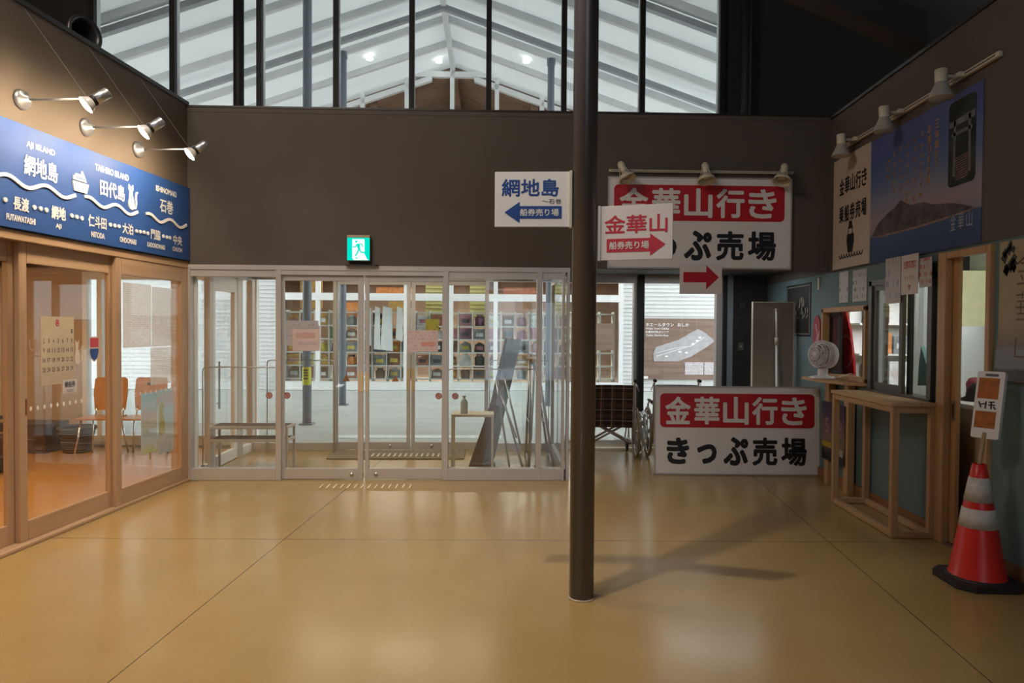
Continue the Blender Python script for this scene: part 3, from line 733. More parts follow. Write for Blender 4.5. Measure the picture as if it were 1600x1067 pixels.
slab('timber_beam', 'beam', 'left orange timber beam high in the shop', -3.42, -2.55, 2.32, 2.50, FD+1.0, FD+1.2, 'g_orange')
slab('timber_beam', 'beam', 'right orange timber beam high in the shop', -.2, .62, 2.34, 2.52, FD+1.0, FD+1.2, 'g_terracotta')
slab('hanging_board', 'board', 'ochre fish banner at the left of the shop', -5.3, -4.75, 1.95, 2.75, FD+.9, FD+.95, 'g_ochre')
slab('hanging_board', 'board', 'orange poster board left of the shop middle', -4.35, -3.75, 1.70, 2.10, FD+.62, FD+.68, 'g_orange')
slab('crate', 'crate', 'pale crate standing behind the fish shelf', -3.0, -2.6, 1.9, 2.12, FD+.3, FD+.5, 'g_ochre')
MAT['cloth'] = M('white_cloth', (.86, .88, .88), .7)
for k, (s, wd, z0) in enumerate(((-3.45, .13, 1.05), (-3.25, .16, .95), (-3.02, .30, .92), (-2.72, .17, 1.15), (-2.50, .20, 1.0))):
    g = G(); p = [(s-wd/2, z0+.02*k), (s+wd/2, z0), (s+wd*.42, 1.95), (s-wd*.30, 2.0)]
    g.prism(lambda u, v, n: (u, FD+.14-n+.01*math.sin(u*60), v), p, 0, .02)
    tag(g.build('hanging_towel', 'cloth', None, FB), 'white towel hanging in the shop window, %s from the left' % ORD[k], 'towel', 'towels hanging in the shop window')
# brown map board on the right siding
mb = thing('map_board', 'brown wooden board with a grey district map and white lettering', 'board', (4.1, FD-.05, .28), FB)
g = G(); g.box(3.12, 5.02, FD-.06, FD-.024, .28, 1.75, .004); g.build('board', 'boardbrown', mb)
pl = PB(FD-.06)
g = G(); cv = [(3.40, .72), (3.98, .72), (4.30, .84), (4.66, 1.06), (4.86, 1.22), (4.62, 1.42), (4.46, 1.50), (4.30, 1.42), (4.0, 1.24), (3.62, 1.12), (3.44, 1.06), (3.38, .90)]
g.prism(pl, cv, 0, .012); g.build('map', M('grey_map_panel', (.40, .38, .40), .5, var=.12, scale=10), mb)
g = G(); g.stroke(pl, [(3.45, .84), (3.9, .98), (4.3, 1.10), (4.6, 1.30)], .012, .012, .016); g.stroke(pl, [(3.45, .92), (3.95, 1.05), (4.2, 1.08)], .01, .012, .016)
for u, v in ((3.7, .84), (4.02, .95), (4.18, .93), (4.34, 1.14), (4.44, 1.22), (4.5, 1.3)): g.rect(pl, u-.035, u+.035, v-.02, v+.02, .012, .017)
g.build('route_marking', 'whitepaint', mb)
for body, u, v, wd, ht, bd in (('ホエールタウン', 3.53, 1.60, .68, .085, .02), ('おしか', 4.10, 1.60, .28, .085, .02), ('Whale Town Oshika', 3.47, 1.508, .56, .05, .015),
                               ('牡鹿地域拠点エリア', 3.47, 1.425, .56, .055, .015), ('Oshika District Area', 3.47, 1.345, .54, .05, .015)):
    g = G(); g.text(pl, body, u, v, wd, ht, .004, bd); g.build('lettering', 'whitepaint', mb)
g = G(); g.rect(pl, 3.14, 3.26, .30, .36, 0, .006); g.build('corner_label', 'whitepaint', mb)
g = G(); g.rect(pl, 4.15, 4.60, .40, .70, 0, .01); g.rect(pl, 4.62, 4.95, .40, .70, 0, .01); g.build('legend_panel', PRINT('map_legend', (.42, .36, .38), (.7, .68, .7), 26, 90, .5), mb)
# things seen through the narrow shop window left of the siding
slab('notice_board', 'notice board', 'brown notice board in the shop window beside the siding', 1.78, 2.42, .98, 1.62, FD-.09, FD-.065, 'boardbrown')

# ================================================================== LEFT WALL: blue board, lamps
bd = thing('island_board', 'long blue board with white island names above the wooden sliding doors', 'signboard', (4.9, -.002, 2.11), FL)
g = G(); g.box(3.0, 6.40, -.03, -.002, 2.108, 2.80, .002); g.build('board', 'signblue', bd)
pl = PB(-.03)
def letters(parent, items, mat='whitepaint', n=.010, thick=.009, bold=.0, name='lettering', fat=0.):
    for body, u, v, wd, ht in items:
        g = G(); g.text(pl, body, u, v, wd, ht, n, bold, thick, fat); g.build(name, mat, parent)
letters(bd, [("AJI ISLAND", 4.511, 2.676, .257, .052), ("FUTAWATASHI", 4.334, 2.175, .244, .042), ("AJI", 4.670, 2.176, .056, .042), ("TASHIRO ISLAND", 5.258, 2.688, .408, .050),
             ("ISHINOMAKI", 6.002, 2.690, .319, .051), ("NITODA", 5.084, 2.173, .152, .044), ("OHDOMARI", 5.452, 2.178, .215, .044), ("KADONOWAKI", 5.844, 2.183, .265, .042), ("CHUOH", 6.177, 2.190, .159, .041)], n=.004, thick=0, fat=.0018)
letters(bd, [("網地島", 4.512, 2.543, .304, .135), ("長渡", 4.335, 2.273, .132, .092), ("網地", 4.671, 2.271, .141, .094), ("田代島", 5.261, 2.548, .301, .126), ("石巻", 6.005, 2.554, .210, .120),
             ("仁斗田", 5.079, 2.272, .209, .093), ("大泊", 5.448, 2.274, .140, .089), ("門脇", 5.837, 2.281, .142, .090), ("中央", 6.182, 2.276, .148, .089)], n=.004, thick=0, fat=.0024)
for u0, u1, v, per in ((3.96, 4.84, 2.415, .335), (4.934, 5.579, 2.420, .325), (5.694, 6.334, 2.424, .32)):
    pts = [(u0+(u1-u0)*k/60, v+.024*math.cos(2*PI*(u1-(u0+(u1-u0)*k/60))/per+.9)) for k in range(61)]
    g = G(); g.stroke(pl, pts, .024, 0, .010); g.build('wave_line', 'whitepaint', bd)
for u, v in [(4.203, 2.277), (4.446, 2.272), (4.502, 2.273), (4.554, 2.273), (4.8, 2.275), (4.852, 2.274), (4.905, 2.273), (5.228, 2.275), (5.282, 2.276), (5.334, 2.278), (5.561, 2.272), (5.613, 2.275),
             (5.666, 2.277), (5.72, 2.276), (5.952, 2.283), (6.007, 2.282), (6.057, 2.283)]:
    g = G(); g.disc(pl, u, v, .0155, 0, .009, 14); g.build('route_dot', 'whitepaint', bd)
g = G(); f = lambda a: [(4.808+x*.168, 2.462+y*.16) for x, y in a]
g.prism(pl, f([(.0, .44), (1.0, .44), (.88, 0), (.1, 0)]), 0, .010)
g.prism(pl, f([(.04, .50), (.86, .50), (.72, .78), (.60, .98), (.56, .98), (.55, .80), (.20, .80), (.16, .70), (.06, .70)]), 0, .010)
g.mi = 1
for k in range(4): x = .22+.14*k; g.prism(pl, f([(x, .58), (x+.07, .58), (x+.07, .66), (x, .66)]), .010, .0115)
g.build('ship_emblem', ['whitepaint', 'signblue'], bd)
g = G(); f = lambda a: [(5.445+x*.135, 2.438+y*.205) for x, y in a]
g.prism(pl, f([(.10, .12), (.22, .02), (.45, 0), (.58, .05), (.64, .18), (.58, .40), (.44, .58), (.44, .72), (.52, .82), (.50, 1.0), (.38, .90), (.24, .90), (.12, 1.0), (.10, .82), (.20, .72), (.16, .45), (.08, .28)]), 0, .010)
g.stroke(pl, f([(.58, .10), (.76, .10), (.84, .30), (.80, .55), (.84, .72), (.98, .76)]), .014, 0, .010)
g.build('cat_emblem', 'whitepaint', bd)

def wall_lamp(s, label, tie):
    z = 2.965
    o = thing('wall_lamp', label, 'lamp', (s, 0, z), FL, 'spot lamps on long arms over the blue board')
    g = G(); g.lathe([(0, .0), (.066, 0), (.066, .012), (.058, .03), (.03, .036), (.022, .06), (0, .062)], (s, -.002, z), (0, -1, 0), 24); g.build('wall_rose', 'silver', o)
    g = G(); g.tube([(s, -.05, z), (s, -.46, z)], .007, 10); g.build('arm', 'silver', o)
    # knuckle at the arm's end, then the head leaning back towards the board
    e = Vector((s, -.46, z)); g = G(); g.lathe([(0, 0), (.014, .003), (.016, .025), (.010, .04), (0, .04)], e+Vector((0, .015, 0)), (0, -1, 0), 12)
    g.tube([e+Vector((0, -.015, 0)), e+Vector((0, -.035, .018)), e+Vector((0, -.052, .012))], .012, 8); g.build('knuckle', 'silver', o)
    ax = Vector((-.46, .60, -.64)).normalized(); c = e+Vector((.006, -.082, .012)); k = .74    # optical axis: down and back to the wall
    S_ = lambda pr_: [(r_*k, h_*k) for r_, h_ in pr_]
    g = G(); g.lathe(S_([(0, -.085), (.040, -.085), (.047, -.078), (.047, .045), (.042, .05)]), c, ax, 24); g.build('lamp_housing', 'silver', o)
    g = G(); g.lathe(S_([(.040, .042), (.046, .046), (.046, .070), (.040, .075)]), c, ax, 24); g.build('collar', 'rubber', o)
    g = G(); g.lathe(S_([(.036, .072), (.048, .080), (.075, .125), (.078, .140)]), c, ax, 28); g.build('reflector', M('lamp_glass_shell', (.72, .66, .58), .25), o, label='pale flared reflector bulb')
    g = G(); g.lathe(S_([(0, .158), (.05, .154), (.074, .144), (.0775, .139)]), c, ax, 28); g.build('lens', EMIT('lamp_lens_glow', (1, .86, .62), 10), o, label='glowing round lens')
    g = G(); g.tube([(s+.008, -.45, z+.012), (s+.02, -.004, z+.62)], .0013, 5); g.build('tie_wire', 'silver', o)
    q = c+ax*.13; lw = FL.m @ q; aim = FL.m @ Vector((s-.05, .0, 2.62))
    light('wall_lamp_beam', 'SPOT', lw, 38, (1, .80, .56), aim, spot_size=R(172), spot_blend=.9, shadow_soft_size=.05)
    return o
wall_lamp(4.375, 'lit silver spot lamp over the blue board, nearest the camera', 1)
wall_lamp(4.993, 'lit silver spot lamp over the blue board, middle one of three', 1)
wall_lamp(5.626, 'lit silver spot lamp over the blue board, next to the back wall', 1)
# black duct fitting on top of the wall
o = thing('duct_fan', 'round black duct fan lying on top of the left wall', 'duct', (4.9, .45, 3.63), FL)
g = G(); g.lathe([(0, -.45), (.12, -.45), (.125, .0), (.142, .01), (.142, .04), (.118, .04), (.105, .01), (.10, -.38), (0, -.38)], (5.30, .24, 3.79), (-.30, -.95, 0), 32); g.tube([(5.40, .62, 3.80), (4.2, .75, 3.85)], .13, 20); g.build('barrel', M('black_duct_metal', (.02, .02, .021), .35), o)
g = G(); g.box(4.80, 5.05, .45, .85, 3.97, 4.3); g.box(4.90, 4.96, .6, .7, 4.3, 5.4); g.build('hanger', 'black', o)

# papers, dots and letters on the wooden doors' glass
PX = lambda d: PB(d)
g = G(); p7 = PB(.044)
cal = thing('calendar', 'wall calendar page with a red 8 taped inside the middle wooden door', 'calendar', (4.765, .05, 1.06), FL)
g.rect(p7, 4.60, 4.925, 1.06, 1.545, -.004, -.002); g.build('page', M('backlit_calendar_paper', (.62, .49, .34), .6), cal)  # page tinted tan to stand for light coming through from behind
p7f = PB(.0465)
g = G(); g.text(p7f, '8', 4.755, 1.50, .035, .05, .001, .02); g.build('month_numeral', 'redprint', cal)
g = G(); k = 0
for r in range(5):
    for c in range(7):
        d = r*7+c-5
        if 1 <= d <= 31: g.text(p7f, str(d), 4.625+.046*c, 1.44-.068*r, .014 if d < 10 else .028, .032, .001, .02)
    g.build('date_row', 'greyink', cal); g = G()
g.bm.free()
tk = thing('ticket_label', 'small white boarding ticket label on the middle wooden door', 'label', (4.875, .04, .985), FL)
g = G(); g.rect(p7, 4.80, 4.95, .985, 1.085, 0, .002); g.build('paper', 'paper', tk)
g = G(); g.text(p7, '乗船券', 4.875, 1.05, .11, .045, .003, .015); g.build('lettering', 'ink', tk)
g = G(); g.text(p7, 'TICKET', 4.875, 1.003, .075, .018, .003, .0); g.build('lettering', 'greyink', tk)
cr = thing('crest_sticker', 'red and blue shield sticker on the middle wooden door', 'sticker', (5.143, .04, 1.2), FL)
def shield(u, v, sc): return [(u+x*sc, v+y*sc) for x, y in ((-.5, 1.75), (.5, 1.75), (.5, .6), (.36, .25), (0, 0), (-.36, .25), (-.5, .6))]
g = G(); g.prism(p7, shield(5.143, 1.2, .112), 0, .001); g.build('rim', 'paper', cr)
g = G(); g.prism(p7, [(5.143+x, 1.2+y) for x, y in ((-.048, .115), (.048, .115), (.048, .188), (-.048, .188))], .001, .002); g.build('top_field', 'redprint', cr)
g = G(); g.prism(p7, [(5.143+x, 1.2+y) for x, y in ((-.048, .105), (-.048, .075), (-.034, .035), (0, .012), (.034, .035), (.048, .075), (.048, .105))], .001, .002); g.build('lower_field', 'navy', cr)
ct = thing('cat_sticker', 'pale cat silhouette sticker beside the calendar', 'sticker', (4.975, .04, 1.19), FL)
g = G(); f = lambda a: [(4.925+x*.1, 1.19+y*.19) for x, y in a]
g.prism(p7, f([(.10, .05), (.45, 0), (.62, .12), (.55, .45), (.42, .60), (.50, .98), (.38, .88), (.22, .88), (.10, .98), (.16, .60), (.05, .28)]), 0, .001)
g.stroke(p7, f([(.58, .10), (.80, .15), (.82, .45), (.85, .68), (1.0, .72)]), .011, 0, .001); g.build('silhouette', M('pale_film', (.72, .62, .52), .5), ct)
for k in range(10):
    s = 4.50+.0625*k
    g = G(); g.disc(p7, s, .912, .0105, 0, .001, 12, .016); tag(g.build('collision_dot', 'whitepaint', None, FL), 'small white oval dot in the row on the middle wooden door', 'sticker', 'white dots on the middle wooden door')
p8 = PB(.008); 
for k in range(9):
    s = 5.60+.0755*k
    g = G(); g.disc(p8, s, .905, .0105, 0, .001, 12, .016); tag(g.build('collision_dot', 'whitepaint', None, FL), 'small white oval dot in the row on the wooden door by the glass front', 'sticker', 'white dots on the far wooden door')
p6 = PB(.088)
def plain(name, label, cat, pl_, u0, u1, v0, v1, mat, frame, n0=0, n1=.0015, group=None):
    g = G(); g.rect(pl_, u0, u1, v0, v1, n0, n1); return tag(g.build(name, mat, None, frame), label, cat, group)
g = G(); g.text(p6, 'Co', 4.235, 1.35, .10, .11, .0015, -.01); tag(g.build('door_lettering', M('tan_film', (.40, .27, .2), .5), None, FL), 'letters Co in tan film on the leftmost wooden door', 'lettering')
g = G(); g.text(p7, 'u', 4.517, 1.345, .06, .075, .0015, -.01); tag(g.build('door_lettering', M('tan_film2', (.40, .27, .2), .5), None, FL), 'letter u in tan film on the middle wooden door', 'lettering')
plain('door_notice', 'printed notice low on the leftmost wooden door', 'notice', p6, 4.16, 4.25, .94, 1.18, PRINT('notice_tan', (.62, .52, .46), (.35, .3, .3), 60, 120, .5), FL)
plain('newspaper', 'large newspaper sheet taped in the wooden door by the glass front, upper left', 'newspaper', p8, 5.46, 5.85, 1.30, 1.84, PRINT('newsprint', (.86, .85, .83), (.66, .64, .63), 55, 120, .5, see=.5), FL, -.012, -.010)  # newspaper and ink colours lightened to stand for backlight through the door
plain('newspaper', 'large newspaper sheet taped in the wooden door by the glass front, upper right', 'newspaper', p8, 5.86, 6.24, 1.30, 1.83, PRINT('newsprint2', (.84, .83, .81), (.62, .60, .60), 65, 150, .5, see=.5), FL, -.012, -.010)
plain('newspaper', 'newspaper sheet hanging below the others in the wooden door by the glass front', 'newspaper', p8, 5.84, 6.23, .96, 1.295, PRINT('newsprint3', (.84, .83, .81), (.62, .60, .60), 50, 110, .5, see=.55), FL, -.012, -.010)
fl = thing('flyer', 'pale blue and yellow flyer low in the wooden door by the glass front', 'flyer', (5.81, -.0, .37), FL, 'flyers in the wooden door')
g = G(); g.rect(p8, 5.70, 5.935, .37, .90, -.012, -.010); g.build('sheet', RAMPMAT('flyer_blue', ((0, (.80, .74, .28)), (.12, (.82, .82, .80)), (.3, (.66, .76, .80)), (.45, (.84, .80, .62)), (.6, (.80, .62, .60)), (.75, (.62, .74, .82)), (1, (.46, .68, .80))), 'Z', 0, .53, .45, 22), fl)  # colours of both flyers lightened too, standing for backlight
f2 = thing('flyer', 'flyer with a yellow mountain figure low in the wooden door by the glass front', 'flyer', (6.07, 0, .33), FL, 'flyers in the wooden door')
g = G(); g.rect(p8, 5.945, 6.20, .33, .91, -.012, -.010); g.build('sheet', RAMPMAT('flyer_green', ((0, (.62, .62, .64)), (.2, (.86, .78, .76)), (.45, (.66, .80, .80)), (.7, (.60, .76, .84)), (.85, (.82, .55, .58)), (1, (.56, .74, .84))), 'Z', 0, .58, .5, 18), f2)
g = G(); g.prism(p8, [(6.0, .50), (6.06, .52), (6.05, .62), (6.02, .70), (6.04, .76), (6.0, .80), (5.965, .74), (5.975, .62), (5.96, .52)], -.010, -.009); g.build('figure', M('flyer_yellow', (.62, .52, .12), .5), f2)

# ---- furniture in the waiting room (world axes)
def wood_chair(x, y, rz, label):
    o = thing('plywood_chair', label, 'chair', (x, y, 0), Frame((0, 0, 0), 0), 'bent plywood chairs in the waiting room')
    o.rotation_euler = (0, 0, rz)
    def P(a, b, c): return (x+a, y+b, c)
    g = G(); g.box(x-.20, x+.20, y-.21, y+.20, .43, .448, .006); g.build('seat', 'chairply', o)
    g = G(); p = [(-.17, .50), (.17, .50), (.19, .70), (.18, .86), (.15, .88), (-.15, .88), (-.18, .86), (-.19, .70)]
    g.prism(lambda u, v, n: (x+u, y+.20+.10*(v-.45)-n, v), p, -.006, .006)
    g.mi = 1; g.rrect(lambda u, v, n: (x+u, y+.20+.10*(v-.45)-n, v), -.05, .05, .79, .82, .014, .006, .0065)
    g.build('backrest', ['chairply', M('slot_shadow', (.05, .03, .02), .6)], o)
    g = G()
    for sx in (-.15, .15): g.tube([(x+sx, y+.18, .43), (x+sx, y+.215, .56)], .010, 8)
    g.build('back_stay', 'chrome', o)
    for sx, sy in ((-1, -1), (1, -1), (-1, 1), (1, 1)):
        g = G(); g.tube([(x+sx*.15, y+sy*.13, .43), (x+sx*.20, y+sy*.20, 0)], .010, 8); g.build('leg', 'chrome', o)
    return o
MAT['chairply'] = WOOD('orange_beech_ply', (.50, .23, .06), (.60, .30, .09), .35, 'Z', 12)
wood_chair(-5.02, 7.55, R(8), 'orange plywood chair seen through the middle wooden door')
wood_chair(-4.57, 7.58, R(4), 'orange plywood chair seen through the flyers of the far wooden door')
def low_sofa(x0, x1, y0, y1, label):
    o = thing('low_bench_sofa', label, 'sofa', ((x0+x1)/2, (y0+y1)/2, 0), FW, 'brown leather benches in the waiting room')
    g = G(); g.box(x0, x1, y0, y1, .20, .40, .03); g.build('cushion', 'leather', o)
    g = G(); g.box(x0+.03, x1-.03, y0+.03, y1-.03, .15, .198); g.build('frame', 'darkwood', o)
    for a in (x0+.07, x1-.07):
        for b in (y0+.07, y1-.07): g = G(); g.box(a-.03, a+.03, b-.03, b+.03, 0, .149, .003); g.build('leg', 'darkwood', o)
    return o
MAT['leather'] = M('brown_leather', (.13, .055, .03), .3, var=.15, scale=5, bump=.1); MAT['darkwood'] = WOOD('dark_wood', (.06, .03, .018), (.10, .05, .03), .4, 'X')
low_sofa(-6.6, -5.35, 6.05, 6.7, 'long brown leather bench behind the middle wooden door')
low_sofa(-5.75, -4.75, 4.55, 5.2, 'brown leather bench behind the leftmost wooden door')
o = thing('side_table', 'dark low table with blue papers behind the middle wooden door', 'table', (-6.6, 7.2, 0), FW)
g = G(); g.box(-7.1, -6.1, 6.95, 7.45, .42, .46, .004); g.build('table_top', 'darkwood', o)
for a in (-7.05, -6.15):
    for b in (7.0, 7.4): g = G(); g.box(a-.02, a+.02, b-.02, b+.02, 0, .42); g.build('leg', 'darkwood', o)
g = G(); g.box(-6.6, -6.3, 7.05, 7.3, .462, .475); tag(g.build('brochure_stack', 'g_blue'), 'blue brochure lying on the dark low table', 'brochure')
o = thing('wicker_basket', 'dark brown wicker basket on the floor beside the chairs', 'basket', (-5.45, 7.75, 0), FW)
g = G()
for k in range(9):
    g.ring((-5.45, 7.75, .02+.03*k), (0, 0, 1), .13+.006*k, .017, 24, 6)
g.lathe([(0, .01), (.13, .01)], (-5.45, 7.75, 0)); g.build('body', M('dark_wicker', (.09, .055, .035), .7, var=.3, scale=60), o)
g = G(); g.ring((-5.45, 7.75, .285), (0, 0, 1), .19, .022, 24, 8); g.build('rim', M('dark_wicker_rim', (.07, .045, .03), .7, var=.3, scale=60), o)
o = thing('storage_chest', 'dark wooden chest under the waiting room window', 'chest', (-5.95, 7.85, 0), FW)
g = G(); g.box(-6.35, -5.72, 7.6, 8.0, .004, .34, .006); g.build('body', 'darkwood', o)
g = G(); g.box(-6.25, -5.8, 7.592, 7.6, .16, .175); g.build('handle', 'steel', o)

# ================================================================== CENTRE: column, hanging signs, exit sign, glass stickers, vestibule
co = thing('steel_column', 'tall round brown steel column standing in the middle of the hall', 'column', (.224, 3.757, 0), FW)
g = G(); g.tube([(.224, 3.757, 0), (.224, 3.757, 8.0)], .0675, 40); g.build('shaft', 'column', co)
g = G(); g.lathe([(.068, .0), (.074, .0), (.074, .004), (.068, .008)], (.224, 3.757, .001), seg=40); g.build('sealant_ring', M('sealant', (.42, .34, .24), .6), co)

def arrow(sx, u, v, ln, ht, head, bar):          # arrow outline pointing sx (+1 right)
    a = [(0, -bar/2), (ln-head, -bar/2), (ln-head, -ht/2), (ln, 0), (ln-head, ht/2), (ln-head, bar/2), (0, bar/2)]
    return [(u+sx*x, v+y) for x, y in a] if sx > 0 else [(u-x, v+y) for x, y in a][::-1]
# blue sign, left of the column
F1 = Frame((.16, 3.75, 0), R(0)); pl = lambda u, v, n: (u, -n, v)
o = thing('hanging_sign', 'white sign with blue island name and left arrow on the column', 'sign', (-.21, 0, 2.035), F1)
g = G(); g.box(-.428, -.006, -.006, .006, 2.036, 2.338, .003); g.build('board', 'white', o)
g = G(); g.box(-.022, -.005, -.016, .016, 2.032, 2.342, .003); g.build('edge_strip', 'cream', o, label='cream edge strip against the column')
pl = lambda u, v, n: (u, -.006-n, v)
letters(o, [('網地島', -.2345, 2.250, .312, .096)], 'navy', .0012, 0, 0, fat=.0022)
letters(o, [('～石巻', -.116, 2.176, .105, .027)], 'ink', .0012, 0, 0)
g = G(); g.prism(pl, arrow(-1, -.062, 2.116, .312, .116, .083, .068), 0, .0012); g.build('arrow', 'navy', o)
letters(o, [('船券売り場', -.184, 2.116, .212, .040)], 'whitepaint', .0022, 0, 0, fat=.0008)
# red sign, right of the column, turned a little towards the window side
F2 = Frame((.293, 3.745, 0), R(-15)); pl = lambda u, v, n: (u, -.005-n, v)
o = thing('hanging_sign', 'white sign with red mountain name and right arrow on the column', 'sign', (.2, 0, 1.85), F2)
g = G(); g.box(.004, .402, -.005, .005, 1.853, 2.146, .002); g.build('board', 'lamina', o)
g = G(); g.box(.002, .020, -.012, .012, 1.850, 2.149, .003); g.build('edge_strip', 'whitepaint', o, label='white edge strip against the column')
letters(o, [('金華山', .207, 2.044, .335, .100)], 'redprint', .0012, 0, 0, fat=.0022)
g = G(); g.prism(pl, arrow(1, .052, 1.932, .312, .118, .080, .072), 0, .0012); g.build('arrow', 'redprint', o)
letters(o, [('船券売り場', .172, 1.932, .212, .042)], 'whitepaint', .0022, 0, 0, fat=.0008)

# large ticket signs 1.8 x 0.9 m
def ticket_sign(o, pl, w_, h_, frame_off=.0):
    g = G(); g.rect(pl, 0, w_, 0, h_, -.018, 0); g.build('panel', 'white', o)
    g = G(); t_ = .014
    for a in ((0, w_, 0, t_), (0, w_, h_-t_, h_), (0, t_, t_, h_-t_), (w_-t_, w_, t_, h_-t_)): g.rect(pl, *a, -.02, .004)
    g.build('frame', M('sign_frame_alu', (.50, .48, .45), .4, .4), o)
    g = G(); g.rrect(pl, .06, w_-.073, h_-.424, h_-.077, .045, 0, .0015); g.build('red_field', 'red', o)
    cw = (w_-.26)/5
    for k, ch in enumerate('金華山行き'):
        g = G(); g.text(pl, ch, .11+cw*(k+.5)+.02*(k-2)*.3, h_-.250, cw*.90, .285, .003, 0, 0, .0085); g.build('lettering', 'white', o)
    for k, (ch, s1, s2) in enumerate((('き', .80, .26), ('っ', .70, .19), ('ぷ', .88, .28), ('売', .88, .275), ('場', .90, .275))):
        g = G(); g.text(pl, ch, .11+cw*(k+.5)+.02*(k-2)*.3, h_-.662-(.03 if ch == 'っ' else 0), cw*s1, s2+.012, .003, 0, 0, .0095 if ch in '売場' else .013); g.build('lettering', 'ink', o)
    g = G()
    for u in (.03, w_/2, w_-.03):
        for v in (.03, h_-.03): g.disc(pl, u, v, .006, 0, .003, 8)
    g.build('screw', 'steel', o)
o = thing('ticket_sign', 'large white sign with red band hung high on the bulkhead', 'sign', (1.53, -.02, 2.07), FB)
ticket_sign(o, lambda u, v, n: (.622+u, -.024-n, 2.075+v), 1.81, .89)
# the same board standing on the floor, leaning a little
o = thing('ticket_sign', 'large white sign with red band standing on the floor at the right', 'sign', (1.14, 7.0, .002), FW)
ticket_sign(o, PT(1.145, 7.005, R(1.5), R(2.2)), 1.70, .905)
for ch in o.children: ch.location.z += .003
g = G(); g.tube([(1.35, 7.32, .006), (1.35, 7.07, .72)], .012, 8); g.tube([(2.4, 7.34, .006), (2.4, 7.10, .72)], .012, 8); g.build('back_stay', 'steel', o)

# picture light rail over the hung sign
o = thing('light_rail', 'cream lighting rail above the sign on the bulkhead', 'rail', (1.53, -.03, 3.0), FB)
g = G(); g.box(.63, 2.44, -.034, -.002, 3.008, 3.032, .003); g.mi = 1; g.box(.65, 2.42, -.036, -.034, 3.016, 3.024); g.build('track', ['cream', M('rail_slot', (.25, .22, .17), .5)], o)
def rail_spot(s, ang, label):
    o = thing('rail_spotlight', label, 'lamp', (s, -.06, 3.02), FB, 'unlit cream spotlights over the bulkhead sign')
    ax = Vector((math.sin(ang), -.35, -math.cos(ang))).normalized(); c = Vector((s, -.115, 3.035))
    g = G(); g.tube([(s, -.038, 3.02), (s, -.11, 3.02)], .012, 8); g.build('stem', 'cream', o)
    g = G(); g.lathe([(0, -.062), (.02, -.056), (.034, -.035), (.037, .0), (.030, .04), (.022, .06)], c, ax, 20); g.build('lamp_body', 'cream', o)
    g = G(); b = ax.orthogonal().normalized(); q = ax.cross(b)
    for k in range(4):
        t = b*math.cos(PI*k/2+.5)+q*math.sin(PI*k/2+.5)
        g.tube([c+ax*.0+t*.035, c+ax*.11+t*.068], .004, 6)
    g.build('shade_bracket', 'cream', o)
    g = G(); g.lathe([(.060, .10), (.075, .105), (.086, .145), (.082, .147), (.070, .11)], c, ax, 24); g.build('shade_ring', 'cream', o)
    g = G(); g.lathe([(.022, .05), (.04, .08), (.05, .11), (0, .12)], c, ax, 18); g.build('bulb', M('unlit_bulb', (.5, .46, .4), .25), o)
rail_spot(.74, R(20), 'cream spotlight on the bulkhead rail, nearest the column, tipped right')
rail_spot(1.545, R(0), 'cream spotlight in the middle of the bulkhead rail, pointing down')
rail_spot(2.31, R(-18), 'cream spotlight at the right end of the bulkhead rail, tipped left')
# red arrow sheet taped under the hung sign
pl = PB(-.05)
o = thing('arrow_sheet', 'small white sheet with a red right arrow below the hung sign', 'notice', (1.53, -.05, 1.83), FB)
g = G(); g.rect(pl, 1.325, 1.74, 1.83, 2.12, 0, .002); g.build('sheet', 'lamina', o)
g = G(); g.prism(pl, arrow(1, 1.36, 1.992, .35, .235, .125, .10), .002, .003); g.build('arrow', 'red', o)

# exit sign
o = thing('exit_sign', 'lit green running man exit sign above the glass doors', 'exit sign', (-1.777, -.05, 2.08), FB)
g = G(); g.box(-1.885, -1.668, -.062, -.001, 2.118, 2.365, .004); g.build('housing', M('exit_housing', (.25, .24, .22), .5), o)
g = G(); g.box(-1.885, -1.668, -.0635, -.062, 2.343, 2.365); g.build('top_bar', M('exit_top_bar', (.5, .36, .24), .5), o)
pl = PB(-.062); V0 = 2.122; f = lambda a: [(-1.885+x*.217, V0+y*.220) for x, y in a]
GRN = EMIT('exit_green', (.0, .72, .54), 1.1); WHT = EMIT('exit_white', (.88, 1, .95), 1.15)
g = G(); g.prism(pl, f([(.01, .01), (.99, .01), (.99, .99), (.01, .99)]), 0, .002); g.build('lit_panel', GRN, o)
g = G(); g.prism(pl, f([(.23, .93), (.77, .93), (.77, .28), (.86, .10), (.93, .02), (.30, .02), (.23, .10)]), .002, .003); g.build('door_pictogram', WHT, o)
g = G(); g.disc(pl, *f([(.41, .82)])[0], .0105, .003, .004, 14)
g.prism(pl, f([(.44, .73), (.56, .73), (.58, .52), (.50, .46), (.44, .62)]), .003, .004)
st = lambda a, wd: g.stroke(pl, f(a), wd, .003, .004)
st([(.46, .72), (.38, .60), (.25, .58)], .011); st([(.55, .72), (.64, .72), (.70, .60)], .010); st([(.55, .50), (.60, .36), (.80, .34)], .013); st([(.52, .50), (.46, .34), (.37, .20)], .013); st([(.38, .14), (.46, .08)], .010)
g.build('running_figure', GRN, o)
g = G(); g.prism(PB(-.001), [(-1.905, 2.083), (-1.592, 2.083), (-1.62, 2.074), (-1.88, 2.074)], 0, .06); g.build('base_lip', 'softblack', o)

